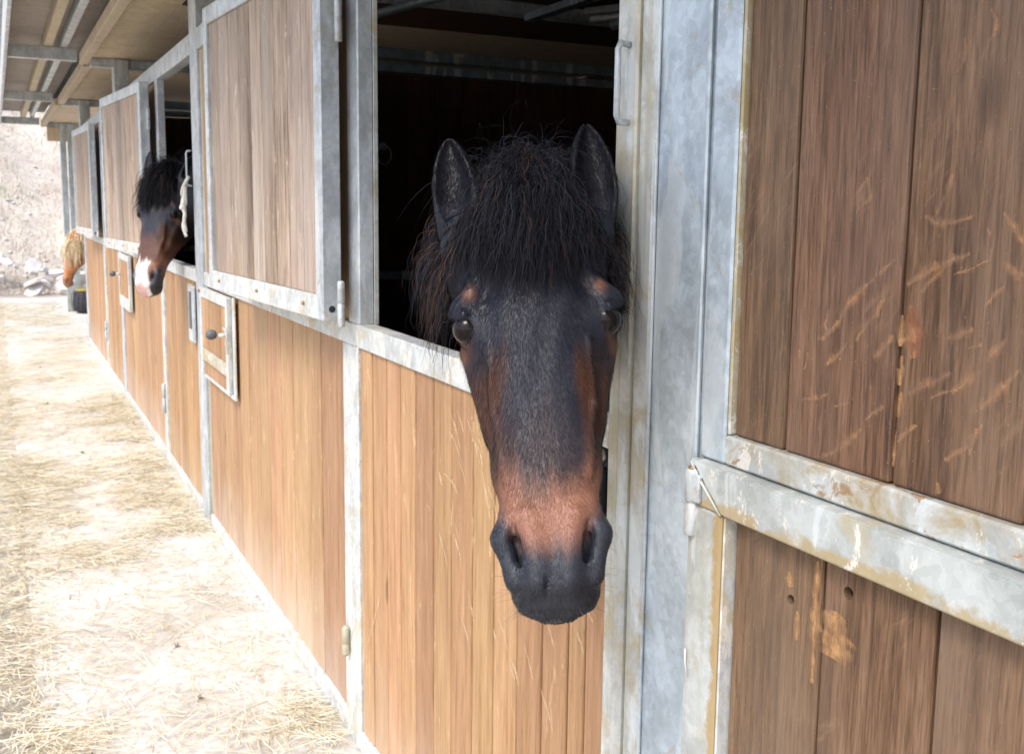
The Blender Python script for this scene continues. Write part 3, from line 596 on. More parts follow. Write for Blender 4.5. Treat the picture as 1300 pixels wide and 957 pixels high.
# ---------------------------------------------------------------- roof and eave
XR0, XR1 = -14.55, 3.0
for k in range(15):   # ceiling sheets
    x1 = XR1 - k * 1.22; x0 = max(XR0, x1 - 1.215)
    if x0 < x1: box('ceiling_sheet', x0, x1, -.165, .108, 2.436, 2.446, 'ply', ST, .001); box('ceiling_sheet', x0, x1, .112, 4.3, 2.436, 2.446, 'wood_int' if x1 > -4.5 else 'ply', ST, .001)  # near box ceiling coloured dark to stand for the shade inside
for a, b2 in ((-7.72, 2.9), (-11.0, -7.88), (-14.46, -11.16)):
    dy = {-7.72: 0, -11.0: .035, -14.46: .01}[a]
    box('batten', a, b2, -.225 + dy, -.170 + dy, 2.375, 2.445, 'timber', ST, .003)
for x in (-14.46, -11.07, -7.82, -4.6, -1.07, 2.25):
    box('rafter', x - .03, x + .03, -.665, -.23, 2.40, 2.485, 'gv', ST, .004)
    box('rafter', x - .03, x + .03, -.150, 4.25, 2.37, 2.434, 'gv', ST, .004)
box('end_board', -14.43, -14.41, -.15, 4.2, 2.20, 2.368, 'ply', ST, .002)
for a, b2 in ((-.440, -.385), (-.335, -.290)):
    box('purlin', XR0, XR1, a, b2, 2.488, 2.56, 'timber' if a < -.4 else 'gv', ST, .003)
box('purlin', XR0, XR1, -.430, -.395, 2.442 - .03, 2.487 - .003, 'timber', ST, .002) if False else None
box('fascia', XR0, XR1, -.690, -.668, 2.40, 2.62, 'gv', ST, .003)
for k in range(12):
    x1 = XR1 - k * 1.5; x0 = max(XR0, x1 - 1.49)
    box('eave_sheet', x0, x1, -.662, -.16, 2.565, 2.575, 'eave', ST, .001)
# corrugated metal roof on top
bm = bmesh.new(); n = 240; rows = []
for i in range(n + 1):
    x = XR0 + (XR1 - XR0) * i / n; z = .018 * (1 if i % 2 else -1); rows.append([bm.verts.new((x, -.72, 2.66 + z)), bm.verts.new((x, 4.5, 2.78 + z))])
for a, b2 in zip(rows, rows[1:]): bm.faces.new((a[0], b2[0], b2[1], a[1]))
me = bpy.data.meshes.new('roof'); bm.to_mesh(me); bm.free(); ro = link('roof', me, M['gv'], ST); sm_ = ro.modifiers.new('t', 'SOLIDIFY'); sm_.thickness = .004

# ---------------------------------------------------------------- interior
for x in (-14.3, 2.3): pass
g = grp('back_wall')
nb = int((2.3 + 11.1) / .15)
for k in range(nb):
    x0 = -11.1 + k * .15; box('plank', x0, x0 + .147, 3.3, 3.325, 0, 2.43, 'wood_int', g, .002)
for xp in (-1.06, -4.62, -7.83, -11.08):
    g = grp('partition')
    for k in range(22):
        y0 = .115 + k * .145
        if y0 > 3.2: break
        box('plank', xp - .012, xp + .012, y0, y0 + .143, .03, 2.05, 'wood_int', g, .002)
    box('partition_rail', xp - .03, xp + .03, .115, 3.28, 2.055, 2.095, 'gv_shade', g, .003)
    box('partition_rail', xp - .03, xp + .03, .115, 3.28, 2.115, 2.165, 'gv_shade', g, .003)
    box('partition_bar', xp + .014, xp + .045, .115, 1.25, 1.08, 1.12, 'gv_shade', g, .003)
    if xp == -4.62:
        bm = bmesh.new(); tube_bm(bm, [(xp + .03, .86 + .035 * math.sin(a), 1.67 + .045 * math.cos(a)) for a in [2 * math.pi * k / 16 for k in range(17)]], .004, 6, False)
        me = bpy.data.meshes.new('ring'); bm.to_mesh(me); bm.free(); link('tie_ring', me, M['gv'], g)
        lathe('ring_plate', [(.022, 0), (.022, .004), (.008, .012)], 'gv', g, (xp + .014, .86, 1.71), 'X', 12)
box('rafter', -4.5, -1.1, 1.55, 1.61, 2.33, 2.366, 'gv_shade', ST, .003)
for k in range(4):
    tube('roof_brace', [(-4.55 + .4 * k, .5 + .9 * k * .6, 2.2), (-3.2 + .5 * k, 1.4 + .5 * k, 2.40)], .02, 'gv_shade', ST, 8) if k in (0, 2) else None
lm = tag(empty('tube_lamp', (-3.9, 1.9, 2.31)), 'unlit fluorescent tube lamp under the ceiling inside the near box', 'lamp')
box('lamp_housing', -.35, .35, -.03, .03, .02, .05, 'white', lm, .004); tube('lamp_tube', [(-.33, 0, 0), (.33, 0, 0)], .013, 'lamp', lm, 12)
lm.rotation_euler = (0, 0, .5)
def stall_floor(x0, x1):
    box('stall_floor', x0, x1, .05, 3.28, .0045, .02, 'litter', ST, .001)
stall_floor(-4.58, -1.09); stall_floor(-7.8, -4.65); stall_floor(-11.05, -7.86)
#HORSE

# ---------------------------------------------------------------- horses: implicit surfaces polygonised with surface nets
def smin(a, b2, k):
    h = np.clip(.5 + .5 * (b2 - a) / k, 0, 1); return b2 * (1 - h) + a * h - k * h * (1 - h)
def smax(a, b2, k): return -smin(-a, -b2, k)
def cap(P, a, b2, r1, r2, sq=(1, 1, 1)):
    sq = np.array(sq, np.float32); a = np.array(a, np.float32) * sq; b2 = np.array(b2, np.float32) * sq; p = P * sq
    ab = b2 - a; t = np.clip(((p - a) @ ab) / (ab @ ab), 0, 1); return (np.linalg.norm(p - a - t[:, None] * ab, axis=1) - (r1 + (r2 - r1) * t)) / sq.max()
def ell(P, c, r, R=None):
    p = P - np.array(c, np.float32)
    if R is not None: p = p @ np.array(R, np.float32)
    r = np.array(r, np.float32); k = np.linalg.norm(p / r, axis=1); return (k - 1) * r.min() if True else 0
TS = np.array([-.04, 0, .05, .10, .15, .19, .23, .28, .33, .38, .42, .46, .50, .535, .56, .575, .587])
TW = np.array([.045, .062, .080, .089, .092, .095, .092, .083, .075, .068, .0640, .058, .053, .054, .050, .042, .022])
TN = np.array([-.035, -.008, .006, .014, .018, .018, .015, .009, .003, -.001, -.002, -.003, -.005, -.009, -.019, -.032, -.050])
TB = np.array([-.13, -.17, -.20, -.222, -.232, -.233, -.222, -.190, -.155, -.128, -.112, -.104, -.104, -.106, -.100, -.088, -.068])
TC = np.array([-.085, -.08, -.075, -.070, -.068, -.072, -.078, -.075, -.068, -.06, -.055, -.052, -.052, -.055, -.058, -.060, -.060])
TJ = np.array([.04, .05, .066, .078, .088, .094, .098, .098, .090, .073, .055, .046, .044, .045, .043, .036, .018])   # half width at jaw level
def ear_sdf(P, B, T, out, a0=.034):
    B = np.array(B); T = np.array(T); ax = T - B; L = np.linalg.norm(ax); ax /= L; fw = np.array(out, float); fw -= ax * (fw @ ax); fw /= np.linalg.norm(fw); la = np.cross(ax, fw)
    p = P - B; u = (p @ ax) / L; bend = .010 * np.sin(np.clip(u, 0, 1) * 3.1); v = p @ la; ww = p @ fw - bend
    uc = np.clip(u, 0, .995); a = a0 * 1.62 * (uc + .10) ** .42 * (1 - uc) ** .62 * (1 - .18 * uc); b3 = a * .72 + .002
    d = (np.sqrt((v / a) ** 2 + (ww / b3) ** 2) - 1) * b3; d = np.maximum(d, np.maximum(u - .995, -u - .12) * L)
    ai = np.maximum(a - .0048, .001); bi = np.maximum(b3 * 1.25, .001)
    di = (np.sqrt((v / ai) ** 2 + ((ww - b3 * .95) / bi) ** 2) - 1) * np.minimum(ai, bi); di = np.maximum(di, (.05 - u) * L)
    return smax(d, -di, .004)
def head_sdf(P, ears, neck=None):
    x, n_, s = P[:, 0], P[:, 1], P[:, 2]; ax = np.abs(x); sc = np.clip(s, -.04, .595)
    it = lambda T_: np.interp(sc, TS, T_)
    w_, top, bot, cc, jw = it(TW), it(TN), it(TB), it(TC), it(TJ)
    up = np.clip((n_ - cc) / (top - cc), 0, 3); dn = np.clip((cc - n_) / (cc - bot), 0, 3)
    fl = np.clip((sc - .20) / .1, 0, 1) * np.clip((.5 - sc) / .08, 0, 1)           # flatter nasal bridge
    e = 2.1 + .5 * fl; wloc = w_ * (1 - dn) + (w_ * .35 + jw * .65) * dn; wloc = np.where(n_ > cc, w_, np.maximum(wloc, .01)); ed = 3.0
    k = np.where(n_ > cc, ((ax / w_) ** e + up ** e) ** (1 / e), ((ax / wloc) ** ed + dn ** ed) ** (1 / ed))
    h = np.minimum(w_, np.where(n_ > cc, top - cc, cc - bot)); d = (k - 1) * np.maximum(h, .008) * .9
    d = np.maximum(d, np.maximum(s - .590, -.045 - s))
    A = np.stack([ax, n_, s], 1)
    d = smin(d, cap(A, (0, -.09, .07), (0, -.12, .0), .070, .075), .03)
    # jowl, orbit, brow, facial crest
    d = smin(d, ell(A, (.050, -.150, .165), (.040, .075, .085)), .025)
    d = smin(d, ell(A, (.078, -.030, .200), (.031, .030, .036)), .016)
    d = smin(d, cap(A, (.060, -.008, .150), (.094, -.020, .182), .012, .012), .016)
    d = smin(d, cap(A, (.088, -.060, .235), (.060, -.058, .345), .010, .007), .020)
    d = smax(d, -ell(A, (.062, .014, .150), (.012, .014, .020)), .020)              # hollow over the eye
    d = smax(d, -cap(A, (.080, -.016, .275), (.070, -.030, .36), .006, .006), .024)
    # eye opening and lids
    d = smin(d, cap(A, (.104, -.020, .1925), (.090, .001, .201), .0045, .0040), .010)
    d = smax(d, -cap(A, (.1075, -.022, .2075), (.0975, -.0020, .2185), .0118, .0090), .003)
    d = smin(d, cap(A, (.062, -.006, .245), (.060, -.020, .33), .0022, .0022), .009); d = smin(d, cap(A, (.060, -.020, .33), (.048, -.016, .42), .0022, .0018), .009)
    # nostrils
    d = smin(d, cap(A, (.044, -.026, .455), (.0535, -.030, .490), .011, .0145), .014)
    d = smin(d, cap(A, (.0535, -.030, .490), (.046, -.034, .538), .0145, .013), .010)
    d = smin(d, cap(A, (.026, -.012, .47), (.018, -.021, .545), .010, .012), .016)
    for a_, b_, r_, q_ in (((.0450, -.012, .478), (.0430, -.015, .495), .0025, .0058), ((.0430, -.015, .495), (.0370, -.021, .518), .0058, .0060), ((.0370, -.021, .518), (.0300, -.027, .538), .0060, .0026)):
        d = smax(d, -cap(A, a_, b_, r_, q_), .004); d = smax(d, -cap(A, (a_[0] - .002, a_[1] - .012, a_[2]), (b_[0] - .002, b_[1] - .012, b_[2]), r_, q_), .004)
    d = smax(d, -cap(A, (.0075, -.009, .545), (.010, -.026, .562), .0006, .0008), .006)
    # upper lip groove, mouth, chin
    d = smax(d, -cap(A, (0, -.004, .552), (0, -.036, .592), .0022, .003), .007)
    d = smin(d, ell(A, (0, -.084, .540), (.042, .028, .032)), .012)
    d = smax(d, -cap(A, (.052, -.080, .500), (.024, -.072, .588), .0022, .0022), .004)
    d = smax(d, -cap(A, (.024, -.072, .588), (0, -.070, .598), .0022, .0022), .004)
    # whorl and soft muscle relief
    d = d + .0012 * np.sin(s * 70 + 3 * np.sin(ax * 40)) * np.exp(-((ax - .06) / .03) ** 2) - .0006 * np.sin(x * 160 + s * 40)* np.sin(n_ * 130)
    for e_ in ears: d = smin(d, ear_sdf(P, *e_), .010)
    if neck is not None:
        for (a, b2, r1, r2) in neck: d = smin(d, cap(P, a, b2, r1, r2), .05)
    return d
def nets(f, lo, hi, h):
    lo = np.array(lo, float); hi = np.array(hi, float); n = np.ceil((hi - lo) / h).astype(int); c = 4; nb = np.ceil(n / c).astype(int) + 1; n = nb * c
    ctr = np.stack(np.meshgrid(*[lo[i] + (np.arange(nb[i]) + .5) * h * c for i in range(3)], indexing='ij'), -1).reshape(-1, 3)
    dc = f(ctr.astype(np.float32)).reshape(nb); near = np.abs(dc) < h * c * 2.6
    V = np.where(dc > 0, 1., -1.).astype(np.float32); V = V.repeat(c, 0).repeat(c, 1).repeat(c, 2); mk = near.repeat(c, 0).repeat(c, 1).repeat(c, 2)
    idx = np.argwhere(mk); out = np.empty(len(idx), np.float32)
    for i in range(0, len(idx), 400000): out[i:i + 400000] = f((lo + idx[i:i + 400000] * h).astype(np.float32))
    V[mk] = out
    s = V < 0
    cell = np.zeros(tuple(np.array(V.shape) - 1), np.int8); cr = [(a, b2, c2) for a in (0, 1) for b2 in (0, 1) for c2 in (0, 1)]
    sl = lambda a, o, n2: a[o[0]:n2[0] + o[0], o[1]:n2[1] + o[1], o[2]:n2[2] + o[2]]
    N = cell.shape; tot = sum(sl(s, o, N).astype(np.int8) for o in cr); act = (tot > 0) & (tot < 8); ci = np.argwhere(act); vid = -np.ones(N, np.int64); vid[act] = np.arange(len(ci))
    acc = np.zeros((len(ci), 3)); cnt = np.zeros(len(ci))
    for o in cr:
        for ax in range(3):
            if o[ax]: continue
            o2 = list(o); o2[ax] = 1; a = V[tuple((ci + o).T)]; b2 = V[tuple((ci + o2).T)]; mm = (a < 0) != (b2 < 0); t = np.where(mm, a / np.where(mm, a - b2, 1), 0)
            p = np.array(o)[None] + np.zeros((len(ci), 3)); p[:, ax] += t; acc += p * mm[:, None]; cnt += mm
    verts = lo + (ci + acc / cnt[:, None]) * h; F = []
    for ax in range(3):
        a, b2 = [(1, 2), (2, 0), (0, 1)][ax]; sh = list(s.shape); sh[ax] -= 1
        s0 = s[tuple(slice(0, k) for k in sh)]; o = [0, 0, 0]; o[ax] = 1; s1 = s[tuple(slice(o[i], o[i] + sh[i]) for i in range(3))]
        e = np.argwhere(s0 != s1); e = e[(e[:, a] > 0) & (e[:, b2] > 0) & (e[:, a] < N[a]) & (e[:, b2] < N[b2])]; flip = s0[tuple(e.T)]
        q4 = []
        for da, db in ((0, 0), (-1, 0), (-1, -1), (0, -1)):
            k = e.copy(); k[:, a] += da; k[:, b2] += db; q4.append(vid[tuple(k.T)])
        q4 = np.stack(q4, 1); q4[flip] = q4[flip][:, ::-1]; F.append(q4)
    F = np.concatenate(F); F = F[(F >= 0).all(1)]
    return verts, F[:, ::-1]
def make_mesh(name, V, F, mat, smooth=True, cols=None):
    me = bpy.data.meshes.new(name); me.vertices.add(len(V)); me.vertices.foreach_set('co', np.ascontiguousarray(V, np.float32).ravel())
    F = np.ascontiguousarray(F, np.int32); me.loops.add(F.size); me.loops.foreach_set('vertex_index', F.ravel()); me.polygons.add(len(F))
    me.polygons.foreach_set('loop_start', np.arange(0, F.size, F.shape[1], dtype=np.int32)); me.polygons.foreach_set('loop_total', np.full(len(F), F.shape[1], np.int32))
    me.update(calc_edges=True); me.validate()
    if smooth: me.polygons.foreach_set('use_smooth', np.ones(len(me.polygons), bool))
    me.materials.append(mat)
    if cols is not None:
        at = me.color_attributes.new('coat', 'FLOAT_COLOR', 'POINT'); at.data.foreach_set('color', np.concatenate([cols, np.ones((len(cols), 1))], 1).astype(np.float32).ravel())
    return me
def hair_mat(name, rough=.42, spec=.5):
    mt, t, b = newmat(name, rough); q = NB(t); at = q.n('ShaderNodeAttribute'); at.attribute_name = 'coat'; q.l(at.outputs['Color'], b.inputs['Base Color'])
    b.inputs['Specular IOR Level'].default_value = spec; return mt
M['hair'] = hair_mat('hair_strands', .62, .16); M['fur'] = hair_mat('coat_hair', .5, .25)
mt, t, b = newmat('coat', .5); q = NB(t); at = q.n('ShaderNodeAttribute'); at.attribute_name = 'coat'
v = q.co((1, 1, .28), world=True); g1 = q.noise(v, 420, 4, .6); g2 = q.noise(q.co(world=True), 45, 5, .6)
c = q.mix(.55, at.outputs['Color'], q.ramp(g1, [(.32, .55), (.7, 1.5)]), 'MULTIPLY'); c = q.mix(.5, c, q.ramp(g2, [(.35, .75), (.68, 1.25)]), 'MULTIPLY')
q.l(c, b.inputs['Base Color']); q.bump(g1, .35, .0012, b); b.inputs['Specular IOR Level'].default_value = .45; b.inputs['Sheen Weight'].default_value = .06; b.inputs['Sheen Roughness'].default_value = .4; M['coat'] = mt
mt, t, b = newmat('eye_glass', .03); b.inputs['Base Color'].default_value = (.010, .007, .007, 1); b.inputs['Specular IOR Level'].default_value = .22; M['eye'] = mt
mt, t, b = newmat('hoof', .5); b.inputs['Base Color'].default_value = (.05, .045, .04, 1)

def strands(name, P, Dr, L, W, col, sdf, grav, seg=12, curl=.25, clump=0, off=.003, wave=0, parent=None, mat='hair', keep=None):
    """P,Dr in world; sdf works in world; strands fall under gravity and stay outside the body"""
    n = len(P); p = P.copy(); d = Dr / np.linalg.norm(Dr, axis=1)[:, None]; pts = [p.copy()]
    ph = rng.random(n) * 6.28; cid = rng.integers(0, max(1, clump), n) if clump else np.arange(n)
    cn = rng.normal(0, 1, (max(1, clump) if clump else n, seg, 3))
    for k in range(seg):
        st = (L / seg)[:, None]; g = np.array([0, 0, -1.]) * grav
        nz = cn[cid, k] * curl * .7 + rng.normal(0, 1, (n, 3)) * curl * .5
        d = d + g * (.5 + k / seg) + nz; d /= np.linalg.norm(d, axis=1)[:, None]
        if wave: d = d + wave * np.stack([np.sin(ph + k * 1.9), np.cos(ph * 1.3 + k * 1.7), 0 * ph], 1); d /= np.linalg.norm(d, axis=1)[:, None]
        pn = p + d * st
        dist = sdf(pn.astype(np.float32)); e = .004; gx = np.stack([sdf((pn + np.eye(3)[i] * e).astype(np.float32)) - dist for i in range(3)], 1); gx /= np.linalg.norm(gx, axis=1)[:, None] + 1e-9
        push = np.clip(off * (1 + 2.5 * rng.random(n)) - dist, 0, .03); pn = pn + gx * push[:, None]
        d = pn - p; ln = np.linalg.norm(d, axis=1)[:, None] + 1e-9; d = d / ln; pn = p + d * st; pts.append(pn.copy()); p = pn
    pts = np.stack(pts, 1)
    if keep is not None:
        ok = np.ones(n, bool)
        for k in range(1, seg + 1): ok &= keep(pts[:, k])
        ok |= rng.random(n) < .06; pts = pts[ok]; W = W[ok]; col = col[ok]; n = len(pts)
    C = np.array([0, -.795, 1.435]); tan = np.gradient(pts, axis=1); side = np.cross(tan, rng.normal(0, 1, (n, 1, 3))); side /= np.linalg.norm(side, axis=2)[..., None] + 1e-9
    tp = (1 - np.linspace(0, 1, seg + 1) ** 2 * .85)[None, :, None]; a = pts - side * W[:, None, None] / 2 * tp; c2 = pts + side * W[:, None, None] / 2 * tp
    V = np.stack([a, c2], 2).reshape(-1, 3); base = (np.arange(n) * (seg + 1) * 2)[:, None]; k = np.arange(seg)[None] * 2; i0 = base + k
    F = np.stack([i0, i0 + 1, i0 + 3, i0 + 2], -1).reshape(-1, 4)
    cc = np.repeat(col, (seg + 1) * 2, axis=0)
    me = make_mesh(name, V, F, M[mat], True, cc); return link(name, me, None, parent)
def make_horse(label, O, ex, L, scale, vox, coat, hairc, neck_w, body_w, ears, nfur, fore, name='horse'):
    O = np.array(O); L = np.array(L, float); L /= np.linalg.norm(L); ex = np.array(ex, float); ex -= L * (ex @ L); ex /= np.linalg.norm(ex); N = np.cross(L, ex)
    R = np.stack([ex, N, L], 0)                       # canonical = (p-O) @ R.T / scale
    SC = np.array([1, 1, .950]) * scale; toC = lambda p: ((p - O) @ R.T) / SC; toW = lambda c2: (c2 * SC) @ R + O
    neck = [(toC(np.array(a)), toC(np.array(b2)), r1 / scale, r2 / scale) for a, b2, r1, r2 in neck_w]
    f = lambda c2: head_sdf(c2.astype(np.float32), ears, neck); fW = lambda p: f(toC(p)) * scale
    lo = [-.16, -.50, -.16]; hi = [.16, .06, .62]
    V, F = nets(lambda P: np.maximum(f(P), (-.46 - P[:, 1])), lo, hi, vox / scale); cols = coat(V); VW = toW(V)
    def fb(P):
        d = np.full(len(P), 9., np.float32)
        for a, b2, r1, r2 in body_w: d = smin(d, cap(P, a, b2, r1, r2), .06 if min(r1, r2) > .06 else .03)
        return d
    pts = np.array([p for a, b2, r1, r2 in body_w for p in (a, b2)]); V2, F2 = nets(fb, pts.min(0) - .35, pts.max(0) + .35, .016)
    c2 = coat(np.array([[.2, -.45, .1]])).repeat(len(V2), 0)
    low = V2[:, 2] < .09; c2[low] = (.03, .028, .025)
    VA = np.concatenate([VW, V2]); FA = np.concatenate([F, F2 + len(V)]); CA = np.concatenate([cols, c2])
    me = make_mesh(name, VA, FA, M['coat'], True, CA); ob = link(name, me); tag(ob, label, 'horse', None)
    for sx in (-1, 1):
        e = toW(np.array([sx * .0865, -.0205, .2130])); bm = bmesh.new(); bmesh.ops.create_uvsphere(bm, u_segments=24, v_segments=16, radius=.0196 * scale)
        m2 = bpy.data.meshes.new('eye'); bm.to_mesh(m2); bm.free()
        for p in m2.polygons: p.use_smooth = True
        link('eye', m2, M['eye'], ob, tuple(e))
    # short coat
    if nfur:
        a, b2, c3 = VW[F[:, 0]], VW[F[:, 1]], VW[F[:, 2]]; nr = np.cross(b2 - a, VW[F[:, 3]] - VW[F[:, 1]]); nr = np.cross(VW[F[:, 2]] - VW[F[:, 0]], VW[F[:, 3]] - VW[F[:, 1]]); ar = np.linalg.norm(nr, axis=1) + 1e-12; nr /= ar[:, None]
        cen = (a + c3) / 2; view = np.array([0, -.795, 1.435]) - cen; view /= np.linalg.norm(view, axis=1)[:, None]; vis = (nr * view).sum(1) > -.35; cc = toC(cen)
        pr = ar * vis * (cc[:, 1] > -.30); pr /= pr.sum(); fi = rng.choice(len(F), nfur, p=pr)
        u = rng.random((nfur, 1)); v2 = rng.random((nfur, 1)); P0 = VW[F[fi, 0]] * (1 - u) * (1 - v2) + VW[F[fi, 1]] * u * (1 - v2) + VW[F[fi, 2]] * u * v2 + VW[F[fi, 3]] * (1 - u) * v2
        pc = toC(P0); nn = nr[fi]; wh = np.array([0, .0, .145]); rad = pc - wh; rad[:, 1] = 0; rl = np.linalg.norm(rad, axis=1)[:, None]; fl = rad / (rl + 1e-6) * np.exp(-rl / .05) * 1.6 + np.stack([np.sign(pc[:, 0]) * .25 * np.clip(np.abs(pc[:, 0]) / .05, 0, 1), 0 * u[:, 0], np.ones(nfur)], 1)
        dw = fl @ R; dw -= nn * (dw * nn).sum(1)[:, None]; dw /= np.linalg.norm(dw, axis=1)[:, None] + 1e-9; dw = dw + nn * rng.uniform(.10, .34, (nfur, 1)) + rng.normal(0, .12, (nfur, 3)); dw /= np.linalg.norm(dw, axis=1)[:, None]
        ln = rng.uniform(.004, .0085, nfur) * scale; ln = np.where(pc[:, 2] > .46, ln * .5, ln); sd = np.cross(dw, nn); sd /= np.linalg.norm(sd, axis=1)[:, None] + 1e-9; wd = rng.uniform(.0003, .0006, (nfur, 1)) * scale
        T = np.stack([P0 - sd * wd, P0 + sd * wd, P0 + dw * ln[:, None] + nn * .0004], 1).reshape(-1, 3); col = coat(pc) * rng.uniform(.75, 1.35, (nfur, 1))
        me = make_mesh('coat_hair', T, np.arange(nfur * 3).reshape(-1, 3), M['fur'], False, np.repeat(np.clip(col, 0, 1), 3, 0)); o = link('coat_hair', me, None, ob); o['kind'] = 'stuff'
    # forelock and mane
    n = fore['n']; bw = rng.random(n) < .45
    rx = np.where(bw, rng.uniform(-.078, .078, n), rng.normal(0, .024, n).clip(-.044, .044)); rs = np.where(bw, rng.uniform(.045, .100, n) - np.abs(rx) * .2, rng.uniform(-.045, .055, n))
    rc = np.stack([rx, 0 * rx, rs], 1); rc[:, 1] = np.interp(rc[:, 2], TS, TN) - (rc[:, 0] / .09) ** 2 * .03 + .003
    dr = np.stack([rc[:, 0] * np.where(bw, 7, 9) + rng.normal(0, .36, n) + fore.get('lean', 0), rng.uniform(.25, .8, n), np.where(bw, rng.uniform(.1, 1.2, n), rng.uniform(-.38, .9, n))], 1)
    Ls = (1 - .5 * (np.abs(rx) / .08)) * np.where(bw, .75, 1.0)
    Ln = rng.uniform(*fore['len'], n) * Ls * scale; col = np.array(hairc)[None] * rng.uniform(.5, 1.7, (n, 1)); br = rng.random(n) < fore.get('brown', .08); col[br] = np.array(fore.get('browncol', (.07, .035, .022)))
    o = strands('forelock', toW(rc), dr @ R, Ln, rng.uniform(*fore.get('w', (.0006, .0011)), n) * scale, col, fW, fore.get('grav', .30), 14, fore.get('curl', .16), fore['clump'], .003, fore.get('wave', .18), ob, keep=lambda p: ~((np.abs(toC(p)[:, 0]) > .060) & (toC(p)[:, 2] < .045))); o['kind'] = 'stuff'
    n = fore['n2']; sgn = np.where(rng.random(n) < fore.get('leftshare', .6), -1, 1); side = rng.random(n) < .6; rc = np.where(side[:, None], np.stack([sgn * rng.uniform(.04, .09, n), rng.uniform(-.16, -.03, n), rng.uniform(-.03, .10, n)], 1), np.stack([sgn * rng.uniform(.0, .05, n), rng.uniform(-.28, -.02, n), rng.uniform(-.10, .0, n)], 1))
    dd = fW(toW(rc).astype(np.float32)) / scale
    for _ in range(6):   # move the roots onto the crest
        g = np.stack([f(rc + np.eye(3)[i] * .004) - f(rc) for i in range(3)], 1) / .004; rc = rc - g * (f(rc)[:, None]) * .8
    dr = np.stack([sgn * np.where(sgn < 0, rng.uniform(.1, .75, n), rng.uniform(0, .12, n)), rng.normal(.25, .3, n), rng.uniform(-.1, 1.0, n)], 1)
    Ln = rng.uniform(*fore['len2'], n) * scale; col = np.array(hairc)[None] * rng.uniform(.5, 1.7, (n, 1)); br = rng.random(n) < .2; col[br] = np.array(fore.get('browncol', (.07, .035, .022)))
    o = strands('mane', toW(rc), dr @ R, Ln, rng.uniform(*fore.get('w', (.0006, .0011)), n) * scale, col, fW, fore.get('grav', .30), 14, fore.get('curl', .16), max(1, fore['clump'] // 3), .004, fore.get('wave', .18), ob, keep=(lambda p: ~((toC(p)[:, 1] > -.035) & (toC(p)[:, 2] < .045)))); o['kind'] = 'stuff'
    n = 1600 if nfur else 500; A0, B0 = np.array(neck_w[0][0]), np.array(body_w[0][1]); tt = rng.random((n, 1)); pr_ = A0 + (B0 - A0) * (.12 + .8 * tt); r_ = body_w[0][2] + (body_w[0][3] - body_w[0][2]) * tt
    lat = np.cross((B0 - A0) / np.linalg.norm(B0 - A0), [0, 0, 1.]); pr_ = pr_ + np.array([0, 0, 1.]) * r_ * .93 + lat * rng.normal(0, .02, (n, 1)); sg = np.where(rng.random((n, 1)) < .75, 1., -1.)
    fN = lambda p: np.minimum(fW(p), fb(p)); col = np.array(hairc)[None] * rng.uniform(.5, 1.7, (n, 1))
    o = strands('mane', pr_, lat * sg * rng.uniform(.4, 1.1, (n, 1)) + np.array([0, 0, .6]) + rng.normal(0, .2, (n, 3)), rng.uniform(.12, .24, n), rng.uniform(.0010, .0020, n), col, fN, .30, 12, .15, 60, .004, .1, ob); o['kind'] = 'stuff'
    # lashes and whiskers
    if nfur > 30000:
        n = 90; sx = np.where(np.arange(n) % 2, 1, -1); tt = rng.random(n); rc = np.stack([sx * (.0985 + .006 * tt), -.008 - .024 * tt, .190 + .010 * tt], 1)
        dr = np.stack([sx * rng.uniform(.7, 1.1, n), rng.uniform(0, .5, n), rng.uniform(-.1, .8, n)], 1)
        o = strands('eyelashes', toW(rc), dr @ R, rng.uniform(.012, .02, n), np.full(n, .0007), np.full((n, 3), .006), lambda p: np.full(len(p), 1., np.float32), .02, 5, .05, 0, .001, 0, ob); o['kind'] = 'stuff'
        n = 150; an = rng.random(n); sx = np.where(np.arange(n) % 2, 1, -1); rc = np.stack([sx * rng.uniform(.01, .055, n), rng.uniform(-.1, -.03, n), rng.uniform(.50, .58, n)], 1)
        for _ in range(6):
            g = np.stack([f(rc + np.eye(3)[i] * .004) - f(rc) for i in range(3)], 1) / .004; rc = rc - g * (f(rc)[:, None]) * .8
        dr = g / np.linalg.norm(g, axis=1)[:, None] + rng.normal(0, .3, (n, 3)); o = strands('whiskers', toW(rc), dr @ R, rng.uniform(.010, .030, n), np.full(n, .00035), np.full((n, 3), .12), lambda p: np.full(len(p), 1., np.float32), .03, 5, .05, 0, .001, 0, ob); o['kind'] = 'stuff'
    return ob
def sst(a, b2, x): t = np.clip((x - a) / (b2 - a), 0, 1); return t * t * (3 - 2 * t)
def wob(P, k=1.0): return .006 * k * (np.sin(P[:, 0] * 130 + 1) + np.sin(P[:, 0] * 57 + P[:, 2] * 40) + .6 * np.sin(P[:, 0] * 301 + P[:, 1] * 77))
def blend(c, m_, col): return c * (1 - m_[:, None]) + np.array(col) * m_[:, None]
